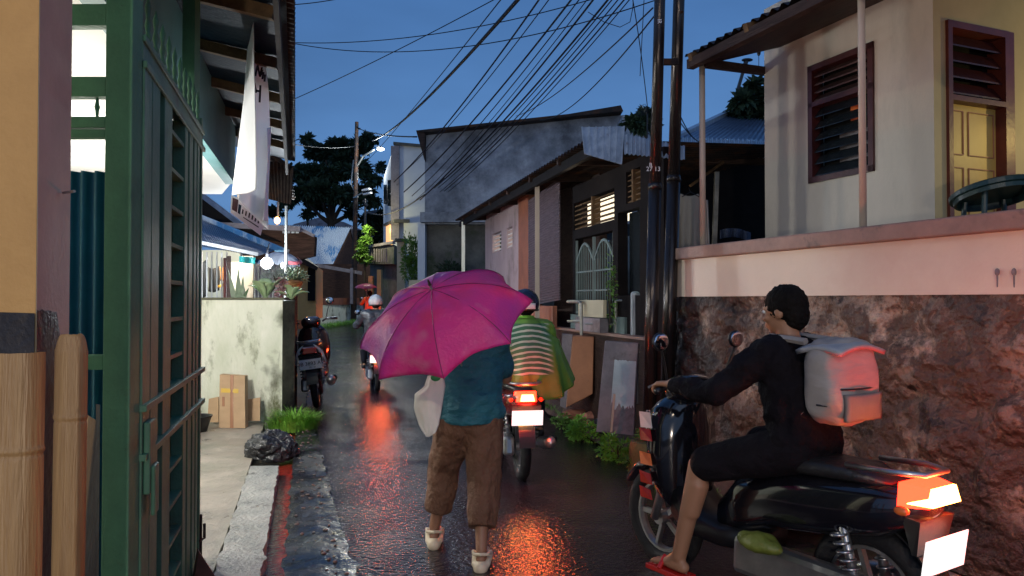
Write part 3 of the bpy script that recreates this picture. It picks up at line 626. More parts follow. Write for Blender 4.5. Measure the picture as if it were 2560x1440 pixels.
tuft('grass_tuft', 'bright green grass tuft at the corner of the white wall', V((-2.52, 8.40, .0)), .26, .40, 1300, m_leafbright, 'grass', None, .006)
tuft('grass_tuft', 'darker small grass tuft left of the bright one at the white wall foot', V((-2.78, 8.5, .0)), .13, .22, 260, m_leaf, 'grass', None, .005)
# black rock
g = MB(); c = G(672, 1150)
bm = bmesh.new(); bmesh.ops.create_icosphere(bm, subdivisions=5, radius=1)
for v in bm.verts:
    p = v.co.copy(); k = 1+.28*noise.noise(p*1.3+V((5, 2, 1)))+.10*noise.noise(p*4)+.05*noise.noise(p*11); v.co = V((p.x*.235*k, p.y*.18*k, max(p.z, -.5)*.17*k+.085))
me = bpy.data.meshes.new('rock'); bm.to_mesh(me); bm.free(); me.materials.append(m_rock)
o = bpy.data.objects.new('rock', me); C.objects.link(o); o.location = c+V((0, .08, 0)); o.rotation_euler = (0, .12, .3); props(o, 'large wet black rock sitting on the end of the pale kerb', 'rock')
g = MB(); g.prism([G(478, 1450), G(545, 1470), G(498, 1375)], (0, 0, .02)); 
pb = [G(480, 1445), G(548, 1460), V((0, 0, 0)), V((0, 0, 0))]
g = MB(); a = G(482, 1470); b = G(560, 1475); t = P(497, 1378, 3.7); g.prism([a, b, t], (-.03, .05, 0)); props(g.build('brick_shard', m_brick), 'reddish triangular slab shard by the foot of the gate leaf', 'shard')
# ================================================================== house behind the white wall (A)
r = thing('grilled_house', 'cream house with barred porch and dark blue tin roof, behind the white wall', 'house', (-5, 13, 0), kind='thing')
Ya = 12.5
g = MB(); g.prism([P(470, 742, Ya+2.2), P(860, 742, Ya+2.2), P(860, 560, Ya+2.2), P(470, 560, Ya+2.2)], (0, .2, 0)); g = MB()
def vq(x0, x1, y0, y1, Y, th=.1, m=None, name=None, par=None, Y2=None, **k):
    Y2 = Y2 or Y; q = [P(x0, y1, Y), P(x1, y1, Y2), P(x1, y0, Y2), P(x0, y0, Y)]
    q[3].x = q[0].x; q[3].y = q[0].y; q[2].x = q[1].x; q[2].y = q[1].y
    o = MB().prism(q, V((0, th, 0)))
    return o.build(name, m, par, **k) if name else o
vq(470, 600, 625, 800, 13.2, .1, m_litroom, 'porch_back_wall', r); vq(-500, 470, 560, 850, 13.0, .2, m_cream, 'side_room_wall', r)
g = MB(); g.corr(P(-500, 420, 15), P(430, 480, 15), P(430, 575, 12.5), P(-500, 560, 12.5), 90, .012); g.build('side_room_roof', m_hiproof, r, smooth=True)
vq(575, 632, 655, 850, 12.4, .15, m_litroom, 'front_pillar', r); vq(600, 632, 640, 850, 12.3, .1, m_cream, 'corner_pillar', r)
vq(632, 720, 660, 850, 12.9, .1, m_greytank, 'side_wall', r)
vq(485, 570, 812, 850, 11.5, .1, m_whitewall, 'porch_parapet', r)
for i in range(7):
    x = 492+i*12.5; g = MB(); g.bar(P(x, 630, 11.4), P(x, 850, 11.4), .018, .018); g.build('bar', m_white, r)
for i in range(9):
    x = 637+i*9; g = MB(); g.bar(P(x, 668, 11.9), P(x, 850, 11.9), .016, .016); g.build('side_bar', m_galv, r)
g = MB(); g.bar(P(572, 640, 11.0), P(572, 850, 11.0), .05, .05); g.build('awning_post', m_darkwood, r)
g = MB(); g.bar(P(562, 645, 11.3), P(562, 850, 11.3), .035, .035); g.build('awning_post', m_maroon, r)
g = MB(); g.corr(P(420, 515, 12.8), P(690, 625, 12.6), P(645, 640, 11.2), P(400, 598, 10.6), 60, .012); g.build('awning', m_hiproof, r, smooth=True)
g = MB(); g.bar(P(420, 512, 12.9), P(720, 632, 12.4), .05, .11, (0, 0, 1)); g.build('ridge_cap', m_blueroof, r)
g = MB(); g.bar(P(500, 606, 10.9), P(645, 636, 11.1), .02, .05, (0, 0, 1)); g.build('eaves_strip', m_white, r)
g = MB(); g.prism([P(470, 560, 14.2), P(700, 605, 14.2), P(600, 560, 14.2), P(512, 490, 14.2), P(470, 480, 14.2)], (0, .2, 0)); g.build('upper_gable', m_dark, r)
g = MB(); g.corr(P(470, 478, 14.1), P(512, 492, 14.1), P(700, 615, 13.9), P(640, 620, 13.4), 20, .01); g = MB(); g.bar(P(505, 488, 14.05), P(600, 560, 14.05), .06, .10, (0, 0, 1)); g.build('verge_board', m_hiproof, r)
g = MB(); g.bar(P(530, 561, 14.0), P(752, 573, 14.0), .08, .10, (0, 0, 1)); g.build('fascia', m_greytank, r)
g = MB(); g.prism([P(600, 572, 14.3), P(752, 578, 14.3), P(788, 592, 14.3), P(785, 640, 14.3), P(700, 660, 14.3), P(600, 640, 14.3)], (0, .15, 0)); g.build('rear_wall', m_brownwood, r)
g = MB(); 
for i in range(4): vq(706+i*11, 714+i*11, 576, 583, 14.25, .02, m_blueroof, 'vent_slot', r)
g = MB(); g.bar(P(752, 573, 14.2), P(786, 590, 14.2), .05, .06, (0, 0, 1)); g.build('verge_trim', m_greytank, r)
# teal tarp
g = MB(); g.grid(lambda u, v: P(598+40*u, 640+16*v+4*u, 10.9+.08*sin(u*6)), 8, 4); props(g.build('tarpaulin', mat('teal_tarp', (.01, .22, .22), (.01, .16, .16), 3, .5, .1), mods=[('SOLIDIFY', {'thickness': .005})]), 'teal tarpaulin scrap hung under the blue awning', 'tarpaulin')
for (x0, x1, y0, y1, c_, lab) in ((497, 516, 652, 742, (.015, .02, .03), 'dark blue garment hung behind the white porch bars'), (520, 548, 668, 728, (.008, .008, .01), 'black garment hung behind the white porch bars'), (549, 562, 667, 700, (.45, .17, .03), 'small orange garment hung beside the black one on the porch'), (487, 497, 648, 720, (.3, .06, .06), 'maroon garment at the left end of the barred porch'), (537, 560, 710, 716, (.8, .4, .05), 'orange cloth folded over the porch rail')):
    g = MB(); g.grid(lambda u, v: P(x0+(x1-x0)*u+2*sin(v*3), y0+(y1-y0)*v+3*sin(u*4), 12.2+.05*sin(u*9)), 10, 8); props(g.build('hanging_garment', mat('garment_cloth', c_, None, 4, .8, .2), smooth=True, mods=[('SOLIDIFY', {'thickness': .01})]), lab, 'garment', 'washing hung on the barred porch')
# LED lamp
r = thing('led_lamp', 'bright white round lamp glaring above the white wall', 'lamp', P(667, 658, 10.3))
g = MB(); g.ell(P(667, 658, 10.3), .085, .085, .085); g.build('bulb', g_led, r, smooth=True)
g = MB(); pp = P(667, 658, 10.3); g.tube([pp+V((0, 0, .07)), pp+V((0, 0, .13)), pp+V((0, .1, .3))], [.03, .02, .006], 8); g.build('socket', m_blackplastic, r)
light('porch_fill_light', 'POINT', P(550, 640, 11.9), 60, (1, .88, .66), .1)  # fill lamp added to brighten the porch wall; no lamp hangs there
light('led_lamp_light', 'POINT', P(667, 658, 10.15), 260, (.88, .95, 1), .08)
g = MB(); g.ell(P(706, 663, 10.6), .022, .022, .045); props(g.build('small_bulb', glow('small_bulb_lit', (.9, .95, 1), 9), smooth=True), 'small pale bulb just right of the bright white lamp', 'bulb')
# pole with grey parasol
r = thing('parasol', 'faded grey parasol with a pink edge above the bright lamp', 'parasol', P(712, 742, 10.4))
g = MB(); g.tube([P(716, 515, 10.4), P(713, 860, 10.4)], .022, 8); g.build('pole', m_galv, r)
c = P(712, 636, 10.9); R_ = Euler((radians(14), radians(18), 0)).to_matrix()
g = MB()
def fc(u, v):
    a = 2*pi*u; rad = .27*sin(v*1.2)/sin(1.2); z = .14*(cos(v*1.5)); k = 1-.06*v*abs(sin(a*4)); return c+R_ @ V((cos(a)*rad*k, sin(a)*rad*k, z-.12))
g.grid(fc, 48, 8); g.build('canopy', m_umbgrey, r, mods=[('SOLIDIFY', {'thickness': .003})])
g = MB(); g.grid(lambda u, v: c+R_ @ V((cos(2*pi*(u*.3-.15))*(.23+.045*v), sin(2*pi*(u*.3-.15))*(.23+.045*v), -.03-.03*v-.0)), 16, 2); g.build('pink_edge', mat('pink_parasol_edge', (.6, .12, .14), None, 3), r, mods=[('SOLIDIFY', {'thickness': .004})])
# plants on the wall
def broad(name, label, c, n, ln, wd, m, up=.8, group=None):
    r_ = thing(name, label, 'plant', c, group)
    for i in range(n):
        a = 2*pi*i/n+random.uniform(-.3, .3); d = V((cos(a), sin(a)*.7, up*random.uniform(.7, 1.8))).normalized(); l_ = ln*random.uniform(.75, 1.1); s_ = d.cross(V((0, 0, 1))).normalized()
        g = MB(); dn = V((0, 0, -1))
        g.grid(lambda u, v: V(c)+d*l_*v+dn*l_*.35*v*v+s_*(u-.5)*wd*sin(min(1, v*1.02)*pi*.97)**.8+V((0, 0, .03))*abs(u-.5)*2*sin(v*pi), 4, 8)
        g.build('leaf', m, r_, smooth=True, mods=[('SOLIDIFY', {'thickness': .002})])
    return r_
broad('potted_plant', 'broad pale green leaved plant on top of the white wall', P(664, 748, 8.9), 9, .46, .16, m_leafpale, 1.5)
broad('potted_plant', 'second pale leaved plant right of the tall red stemmed one on the wall', P(728, 750, 9.0), 8, .30, .11, m_leafpale, 1.1)
m_snake = mat('snake_plant_leaf', (.05, .12, .035), (.02, .05, .02), 6, .4, .1)
r_ = thing('snake_plant', 'upright dark green sword leaved plant on the white wall', 'plant', P(592, 745, 9.1))
for x, t, l_ in ((588, 570, 672), (592, 597, 668), (600, 598, 690), (604, 608, 690), (612, 605, 700), (606, 622, 720), (584, 574, 700)):
    g = MB(); a = P(x, 748, 9.1); b = P(t, l_, 9.1); s_ = V((1, .2, 0)); g.grid(lambda u, v: a+(b-a)*v+s_*(u-.5)*.05*(1-v**2.2), 2, 6); g.build('leaf', m_snake, r_, mods=[('SOLIDIFY', {'thickness': .006})])
bush('red_leaved_plant', 'thin plant with dark red leaves between the pale leaved plants on the wall', P(703, 748, 8.95), .06, .06, .16, 160, .06, mat('dark_red_leaf', (.22, .03, .05), (.5, .35, .38), 8, .5, .1))
r_ = thing('terracotta_pot', 'round terracotta pot with a grey green trailing plant, behind the wall corner', 'plant pot', P(730, 715, 10.0))
cp = P(730, 722, 10.0); g = MB(); g.lathe(cp, [(0, -.02), (.10, -.02), (.135, .07), (.15, .08), (.15, .12), (.125, .12), (.11, .09), (0, .08)], n=22); g.build('pot', m_pot, r_, smooth=True)
g = MB(); g.bar(cp-V((0, 0, .02)), V((cp.x, cp.y, 0)), .12, .12); g.build('stand', m_darkwood, r_)
g = MB()
for i in range(420):
    d = V((random.gauss(0, 1), random.gauss(0, .7), abs(random.gauss(.5, .5)))).normalized(); g.leaf(cp+V((0, 0, .10))+V((d.x*.22, d.y*.2, d.z*.2))*random.random(), d, .055, .03)
g.build('foliage', mat('grey_green_leaf', (.24, .30, .20), (.12, .16, .10), 4), r_)
bush('hanging_fern', 'grey leafy plant above the pale leaves, right under the bright lamp', P(690, 705, 9.3), .16, .12, .12, 260, .05, mat('grey_leaf', (.30, .34, .34), (.18, .2, .2), 4), 'plant')
# ================================================================== far-left street side
r = thing('gable_house', 'dark wooden gable house with steep blue and silver tin roof, far left of the road', 'house', (-9.5, 38, gz(38)), kind='thing')
ap0 = P(877, 569, 38.2); ap1 = P(700, 563, 38.2); ec = P(827, 672, 36); ec2 = P(902, 682, 40.5); 
el = ec+(ap1-ap0)
g = MB(); g.corr(ap1, ap0, ec, el, 34, .05); g.build('roof', m_blueroof, r, smooth=True)
er2 = ec2+(ap1-ap0); g = MB(); g.corr(ap0+V((0, 0, .0)), ap1, er2, ec2, 34, .05); g.build('rear_roof_slope', m_rust, r, smooth=True)
ap = P(876, 580, 38.2); g = MB(); g.prism([ec+V((.05, 0, -.05)), ec2+V((-.05, 0, -.05)), ap], (-.2, 0, 0)); g.build('gable', m_brownwood, r)
g = MB(); g.bar(ap0+V((.05, 0, 0)), ec2+V((.05, 0, 0)), .1, .22); g.build('barge_board', m_greytank, r)
ecb = ec.copy(); ecb.z = .4; ec2b = ec2.copy(); ec2b.z = .4
g = MB(); g.hexa([ecb, ec2b, ec2b+V((-5, 0, 0)), ecb+V((-5, 0, 0)), ec-V((0, 0, .1)), ec2-V((0, 0, .1)), ec2+V((-5, 0, -.1)), ec+V((-5, 0, -.1))]); g.build('wall', m_brownwood, r)
g = MB(); g.bar(P(792, 663, 33.6), P(905, 683, 34), .1, .16, (0, 0, 1)); g.bar(P(792, 663, 33.5), P(792, 760, 33.5), .12, .12); g.bar(P(879, 670, 33.8), P(879, 760, 33.8), .12, .12); g.build('verandah_rail', m_greytank, r)
vq(782, 925, 660, 752, 35, .3, m_brownwood, 'verandah_screen', r)
r = thing('yellow_house', 'small ochre walled house with a dark door, left of the road before the gable house', 'house', P(765, 745, 22), kind='thing')
g = MB(); g.prism([P(735, 800, 20), P(790, 800, 20), P(790, 665, 20), P(752, 642, 20), P(735, 642, 20)], (-.6, 3, 0)); g.build('wall', m_yellow, r)
vq(769, 787, 668, 752, 19.9, .05, m_dark, 'door', r)
g = MB(); g.hexa([P(725, 648, 19.6), P(755, 644, 19.6), P(796, 668, 19.6), P(792, 676, 19.6), P(725, 640, 22), P(755, 636, 22), P(792, 664, 22), P(788, 668, 22)]); g.build('roof', m_rust, r)
r = thing('roadside_wall', 'low brown and white streaked wall along the left bend of the road', 'wall', P(830, 800, 33), kind='thing')
vq(740, 925, 745, 762, 30, .35, m_terra, 'wall_cap', r, Y2=36); g = vq(745, 915, 760, 830, 30.1, .3, m_whitewall, 'streaked_face', r, Y2=35.8)
vq(745, 790, 760, 840, 29.9, .1, m_terra, 'red_end', r, Y2=31.2)
g = MB()
for i in range(1500):
    t = random.random(); p = P(770+150*t, 790, 28.5+7*t); y = p.y-random.uniform(0, 1.8); x = p.x*y/p.y; d = V((random.gauss(0, .3), random.gauss(0, .3), 1)); g.leaf((x, y, gz(y)), d, random.uniform(.08, .25), .03)
props(g.build('verge_grass', m_leafbright, org=(-8, 32, .3)), 'green grass strip at the foot of the far roadside wall', 'grass', kind='stuff')
# distant small roofs & right side hillside houses
for (pts, Y, m, lab) in (([(715, 575), (905, 575), (860, 555), (800, 543), (735, 560)], 70, m_greytank, 'far grey tin roof under the big tree'), ([(905, 660), (985, 660), (985, 540), (905, 552)], 60, m_paleblue, 'hazy pale house far up the road between poles')):
    r_ = thing('distant_house', lab, 'house', P(pts[0][0], pts[0][1], Y), kind='thing'); MB().prism([P(x, y, Y) for x, y in pts], (0, 4, 0)).build('roof' if m is m_greytank else 'wall', m, r_)
    if m is m_greytank: vq(735, 890, 574, 700, Y+.5, 3, m_brownwood, 'wall', r_)
    else: MB().prism([P(895, 556, Y-.6), P(990, 544, Y-.6), P(975, 520, Y+2), P(915, 528, Y+2)], (0, .3, 0)).build('roof', m_rust, r_)
# big tree
def tree(name, label, base, height, clumps, nleaf, ls, branches, m=m_leafdark, trunk_r=.2):
    r_ = thing(name, label, 'tree', base)
    g = MB()
    for pts, r0, r1 in branches: g.tube(pts, [r0+(r1-r0)*i/(len(pts)-1) for i in range(len(pts))], 7)
    g.build('trunk', m_bark, r_)
    g = MB(); tot = sum(c_[1]*c_[1] for c_ in clumps)
    for (c_, rr_) in clumps:
        k = int(nleaf*rr_*rr_/tot)
        subs = [c_+V((random.uniform(-1, 1)*rr_, random.uniform(-1, 1)*rr_, random.uniform(-.4, .4)*rr_)) for _ in range(5)]
        for i in range(k):
            q = random.choice(subs); d = V((random.gauss(0, 1), random.gauss(0, 1), random.gauss(0, 1))).normalized()
            p = q+V((d.x, d.y, d.z*.55))*rr_*random.uniform(.2, .62); g.leaf(p, d+V((0, 0, -.25)), ls*random.uniform(.6, 1.3), ls*random.uniform(.45, .8), (0, 0, 1))
    g.build('crown', m, r_); return r_
TY = 50
cl = []
for (x, y, s) in ((805, 385, 62), (860, 365, 45), (905, 365, 35), (925, 345, 22), (775, 430, 60), (840, 430, 65), (895, 420, 38), (745, 480, 50), (800, 480, 60), (860, 490, 55), (905, 480, 40), (930, 450, 24), (740, 430, 30), (950, 418, 16), (720, 500, 35), (790, 505, 40), (930, 505, 22), (700, 470, 40), (770, 350, 22), (870, 400, 45), (880, 530, 22), (770, 535, 18), (690, 530, 25)):
    for k in range(2): cl.append((P(x, y, TY+random.uniform(-4, 4)), s/1800*TY*.50))
bb = P(830, 700, TY); bb.z = .7
fork = P(828, 560, TY)
br = [([bb, P(829, 630, TY), fork], .38, .26)]
for (mx, my, ex, ey) in ((812, 520, 790, 440), (822, 490, 815, 400), (838, 500, 850, 400), (850, 520, 895, 440), (800, 540, 745, 490), (865, 540, 930, 505), (835, 470, 860, 370)):
    br.append(([fork, P(mx, my, TY), P((mx+ex)/2, (my+ey)/2-5, TY), P(ex, ey, TY)], .17, .05))
br.append(([P(768, 700, TY), P(770, 600, TY), P(768, 500, TY)], .12, .06))
tree('street_tree', 'big dark spreading tree against the dusk sky behind the utility pole', bb, 13, cl, 11500, .46, br)
cl = [(P(x, y, 55), s/1800*55) for x, y, s in ((925, 560, 22), (945, 545, 20), (960, 580, 24), (930, 600, 24), (915, 620, 18), (950, 620, 24))]
b2 = P(940, 700, 55); b2.z = .6; tree('hillside_tree', 'dim tree on the slope right of the tall poles, far up the road', b2, 6, cl, 2600, .4, [([b2, P(940, 600, 55)], .15, .06)])
cl = [(P(x, y, 28), s/1800*28) for x, y, s in ((912, 600, 10), (917, 575, 9), (907, 640, 12), (915, 650, 10), (910, 620, 9))]
b2 = P(912, 740, 28); b2.z = .3; tree('roadside_tree', 'slim lamp lit yellow green tree beside the second pole', b2, 4, cl, 1600, .16, [([b2, P(912, 600, 28)], .06, .03)], m=m_leaf)
light('tree_lamp_light', 'POINT', P(900, 560, 27.0), 140, (1, .9, .5), .1)
cl = [(P(x, y, 12), s/1800*12) for x, y, s in ((1895, 215, 16), (1900, 250, 30), (1880, 270, 34), (1860, 285, 20), (1905, 300, 30))]
b2 = V((4.2, 12, 1.2)); tree('palm_like_tree', 'dark bushy tree peeping out left of the cream house wall', b2, 5, cl, 1600, .16, [([b2, P(1900, 300, 12), P(1897, 200, 12)], .08, .03)])
cl = [(P(x, y, 12.5), s/1800*12.5) for x, y, s in ((1600, 300, 26), (1620, 290, 22), (1590, 320, 20), (1625, 310, 20))]
b2 = V((2.4, 12.5, 1.2)); tree('garden_tree', 'small dark tree behind the corrugated sheet left of the twin steel poles', b2, 4, cl, 900, .12, [([b2, P(1612, 300, 12.5)], .06, .02)])
# ================================================================== utility poles and street lamps
def pole(name, label, px, pyt, pyb, Y, r0, lean=0, m=m_rust):
    b = P(px, pyb, Y); b.z = gz(Y); r_ = thing(name, label, 'utility pole', b); g = MB(); g.tube([b, P(px+lean, pyt, Y)], [r0, r0*.6], 10); g.build('pole', m, r_); return r_
r = pole('utility_pole', 'rusty utility pole with two street lamp arms, in front of the big tree', 884, 305, 780, 34, .14, 8)
g = MB(); g.tube([P(893, 450, 34), P(893, 415, 34), P(908, 390, 33.6), P(935, 375, 33)], .045, 6); g.build('lamp_arm', m_galv, r)
g = MB(); g.tube([P(891, 490, 34), P(878, 460, 34.1), P(884, 400, 34.1)], .03, 6); g.build('conduit', m_galv, r)
g = MB(); g.lathe(P(950, 371, 33), [(0, .12), (.16, .08), (.22, 0), (0, -.02)], (.2, -.2, 1)); h = g.build('lamp_head', m_alu, r)
g = MB(); g.ell(P(952, 372, 32.95)+V((0, -.05, -.03)), .17, .12, .07); g.build('lamp_glass', g_street, h)
g = MB(); g.bar(P(884, 494, 34), P(905, 483, 33.6), .05, .05); g.bar(P(884, 494, 34), P(895, 492, 33.6), .05, .05); g.build('lower_arm', m_galv, r)
for x, y in ((915, 474), (918, 484)):
    g = MB(); g.bar(P(x-8, y+2, 33.5), P(x+10, y-2, 33.2), .14, .08); g.build('lower_lamp_head', m_white, r)
g = MB(); g.tube([P(893, 321, 34), P(900, 322, 33.9)], .05, 6); g.build('insulator', m_blackplastic, r)
light('street_lamp_light', 'POINT', P(952, 376, 32.5), 700, (.93, 1, 1), .2)
r = pole('utility_pole', 'shorter thin dark pole right of the lamp pole, far up the road', 913, 497, 780, 38, .09, 0, m_steel)
g = MB(); g.bar(P(907, 503, 38), P(919, 503, 38), .1, .1); g.tube([P(912, 510, 38), P(918, 516, 38)], .1, 6); g.build('insulator', m_blackplastic, r)
r = thing('orange_lamp', 'small orange glowing lamp on a thin pole at the left eave', 'lamp', P(690, 742, 22))
g = MB(); g.ell(P(693, 551, 22), .085, .085, .11); g.build('globe', g_warm, r, smooth=True)
g = MB(); g.tube([P(692, 562, 22), P(690, 742, 22)], .02, 6); g.tube([P(695, 505, 22), P(695, 541, 22)], .03, 6); g.build('stem', m_galv, r)
light('orange_lamp_light', 'POINT', P(693, 551, 21.6), 18, (1, .45, .15), .1)
# ================================================================== RIGHT far: white house W, grey house G
r = thing('white_house', 'pale blue two storey house with balcony and a lit doorway, beside the grey concrete house', 'house', P(1000, 700, 29), kind='thing')
YW = 28
g = MB(); g.prism([P(985, 790, YW), P(1075, 790, YW), P(1062, 372, YW), P(985, 362, YW)], (0, 4, 0)); q = [P(985, 362, YW), P(1075, 372, YW)]
q = [V((P(985, 700, YW).x, YW, .5)), V((P(1085, 700, YW).x, YW, .5))]; zt = P(985, 362, YW).z
g = MB(); g.hexa([q[0], q[1], q[1]+V((0, 6, 0)), P(958, 700, 33.5)*1.0, V((q[0].x, q[0].y, zt)), V((q[1].x, q[1].y, zt-.15)), V((q[1].x, q[1].y+6, zt)), V((P(958, 700, 33.5).x, 33.5, zt-.35))]); g.build('wall', m_paleblue, r)
g = MB(); g.bar(V((q[0].x-.02, YW-.05, zt+.04)), V((q[1].x, YW-.05, zt-.1)), .2, .1, (0, 0, 1)); g.build('parapet_cap', m_concdark, r)
g = MB(); g.bar(P(988, 365, YW-.06), P(988, 600, YW-.06), .32, .1, (0, -1, 0)); g.build('corner_pier', m_greytank, r)
def face(px0, px1, py0, py1, m, nm, off=.05):   # on the street-side face between (985,28) and (958,33.5)
    def pp(px, py):
        A_ = V((P(985, 700, YW).x, YW)); B_ = V((P(958, 700, 33.5).x, 33.5)); u = (px-1280)/1800
        t = (A_.x-u*A_.y)/(u*(B_.y-A_.y)-(B_.x-A_.x)); Y = A_.y+(B_.y-A_.y)*t; return P(px, py, Y)
    q = [pp(px0, py1), pp(px1, py1), pp(px1, py0), pp(px0, py0)]; MB().prism([x+V((-off, -off*.5, 0)) for x in q], (.04, .02, 0)).build(nm, m, r)
face(972, 981, 450, 515, m_glass, 'window'); face(962, 968, 462, 510, m_glass, 'window'); face(968, 982, 562, 612, g_room, 'lit_door')
g = MB(); g.prism([P(957, 560, 31), P(985, 548, 27.5), P(985, 556, 27.5), P(957, 566, 31)], (.6, 0, 0)); g.build('door_hood', m_concdark, r)
vq(915, 985, 612, 660, 29, 2.5, m_concdark, 'balcony', r, Y2=26.5)
for i in range(9): g = MB(); x = 918+i*6; g.bar(P(x, 622, 28.7-i*.2), P(x, 655, 28.7-i*.2), .05, .05); g.build('baluster', m_greytank, r)
g = MB(); g.bar(P(915, 618, 28.9), P(985, 606, 26.4), .12, .1, (0, 0, 1)); g.build('balcony_rail', m_greytank, r)
vq(925, 1000, 655, 800, 29.5, 1.5, m_concdark, 'lower_storey', r, Y2=27)
g = MB(); g.prism([P(912, 640, 30), P(945, 552, 30), P(985, 560, 30), P(985, 600, 30)], (0, .2, 0)); 
light('doorway_light', 'POINT', P(970, 575, 29.0), 6, (1, .5, .2), .1)
r = thing('gate_pier', 'weathered pale concrete pier in the overgrown bank below the white house', 'pier', P(1002, 745, 24), kind='thing')
vq(992, 1012, 602, 800, 24, .4, m_greyplaster, 'shaft', r); vq(988, 1016, 596, 604, 23.9, .5, m_concdark, 'capstone', r)
r = thing('gate_pier', 'thin yellowish pier standing at the right edge of the far road', 'pier', P(946, 745, 26), kind='thing')
vq(942, 952, 674, 800, 26, .3, m_yellow, 'shaft', r); vq(920, 931, 690, 800, 27, .3, m_yellow, 'side_shaft', r)
bush('bank_creeper', 'green creeper hanging on the bank between the pier and the grey house', P(1028, 740, 21.5), 1.2*.25, .3, 1.0, 1500, .11, m_leaf)
r = thing('grey_house', 'large bare grey concrete house wall with a dark sloping roof edge', 'house', P(1300, 740, 18), kind='thing')
YG = 18
g = MB(); g.prism([P(1062, 560, YG), P(1640, 560, YG), P(1640, 290, YG), P(1556, 288, YG), P(1062, 330, YG)], (0, 5, 0)); g.build('wall', m_conc, r)
g = MB(); g.prism([P(1040, 326, YG-.35), P(1060, 330, YG-.35), P(1558, 277, YG-.35), P(1552, 263, YG-.35), P(1420, 285, YG-.35)], (0, 5.6, 0)); g.build('roof', m_rust, r)
g = MB(); g.prism([P(1040, 326, YG-.3), P(1062, 330, YG-.3), P(1061, 400, YG-.3)], (0, 5, 0)); g.build('eave_soffit', m_darkwood, r)
g = MB(); g.prism([P(1050, 555, YG-.2), P(1310, 555, YG-.2), P(1310, 530, YG-.2), P(1050, 530, YG-.2)], (0, .4, 0)); g.build('floor_band', m_conc, r)
vq(1062, 1500, 556, 800, YG+.3, 4, m_concdark, 'lower_wall', r)
vq(1044, 1062, 558, 760, YG-.1, .35, m_paleblue, 'corner_post', r)
vq(1556, 1612, 290, 420, 16.5, 1, m_conc, 'annex', r); 
vq(1022, 1075, 700, 800, 16.5, .5, m_greyplaster, 'foot_block', r)
bush('bank_shrub', 'dark shrubs growing against the lower wall of the grey house', P(1150, 745, 17.0), .8, .3, .55, 1800, .10, m_leafdark)
bush('bank_shrub', 'dim ferns at the left foot of the grey house', P(1090, 745, 16.6), .3, .2, .3, 700, .08, m_leaf)
# ================================================================== RIGHT middle: brown house row M
HX = lambda Y: 3.3-.26*Y
def hY(px): return 3.3/((px-1280)/1800+.26)
KM = sqrt(1+.26**2); FM = Frame(HX(7.4), 7.4, -.26, 1, -1)   # n toward the street
def hs(px): return (hY(px)-7.4)*KM
def hz(px, py): return P(px, py, hY(px)).z
r = thing('brown_house', 'long low house with rusty tin eaves, louvred lit windows and a wooden slat screen', 'house', FM.p(3, 0, 0), kind='thing')
# left pinkish room
vents = [(hs(1281), hs(1267), 2.43, 2.80), (hs(1253), hs(1231), 2.43, 2.80)]
g = wallgrid(MB(), FM, hs(1300), hs(1213), -.15, 0, .9, 3.3, vents); g.build('wall', m_pinkhouse, r)
for (a_, b_, c_, d_) in vents:
    g = MB()
    for i in range(5): z = c_+.02+i*.075; g.hexa([FM.p(a_, -.1, z+.05), FM.p(b_, -.1, z+.05), FM.p(b_, -.02, z), FM.p(a_, -.02, z), FM.p(a_, -.1, z+.058), FM.p(b_, -.1, z+.058), FM.p(b_, -.02, z+.012), FM.p(a_, -.02, z+.012)])
    v_ = g.build('vent_louvres', m_whiteplastic, r); g = MB(); g.fbox(FM, a_, b_, -.24, -.22, c_, d_); g.build('lit_panel', g_window, v_)
g = MB(); g.fbox(FM, hs(1326), hs(1300), -.2, .03, .9, 3.3); g.build('pillar', m_terra, r, bevel=.01)
g = MB(); g.fbox(FM, hs(1430), hs(1326), -.5, -.4, .9, 3.3); g.build('recess_wall', m_darkwood, r)

# slat screen
g = MB(); s0, s1 = hs(1405), hs(1326)
for i in range(46):
    z = 1.50+i*.037; g.hexa([FM.p(s0, .02, z+.05*0), FM.p(s1, .02, z-.10), FM.p(s1, .035, z-.10), FM.p(s0, .035, z), FM.p(s0, .025, z+.028), FM.p(s1, .025, z-.072), FM.p(s1, .04, z-.072), FM.p(s0, .04, z+.028)])
g.build('slat_screen', mat('purple_grey_slats', (.13, .10, .12), (.06, .045, .055), 6, .4, .3, str_=(1, 1, 6)), r)
# posts of the eave
for px, py0, py1, Yoff, m_, w_ in ((1212, 515, 760, .45, m_whitewall, .07), (1413, 415, 745, .40, m_postcream, .06), (1300, 560, 560, 0, None, 0)):
    if m_ is None: continue
    F_ = FM.p(hs(px), Yoff, 0); g = MB(); g.bar((F_.x, F_.y, .6), (F_.x, F_.y, 3.1), w_, w_); g.build('eave_post', m_, r)
# roof
def EV(Y): return V((2.75-.26*Y, Y, 3.18))
g = MB(); a_ = EV(7.5); b_ = EV(15.2); c_ = b_+V((2.6, .8, .30)); d_ = a_+V((2.6, .8, .10)); g.corr(a_, b_, c_, d_, 70, .02); g.build('roof', m_rust, r, smooth=True)
g = MB(); g.bar(EV(7.6)+V((.1, 0, -.09)), EV(15.1)+V((.1, 0, -.09)), .06, .11, (0, 0, 1)); g.build('eaves_beam', m_dark, r)
g = MB(); g.prism([EV(15.2)+V((0, .02, .03)), EV(15.2)+V((.5, .3, .2)), EV(15.2)+V((.6, .3, .05)), EV(15.2)+V((-.35, .1, -.17))], (0, .05, 0)); 
for Y in (8.6, 9.8, 11.0, 12.2, 13.4, 14.6):
    g = MB(); p = EV(Y)+V((.03, 0, -.03)); g.bar(p, p+V((.9, .27, .05)), .05, .08, (0, 0, 1)); g.build('rafter', m_darkwood, r)
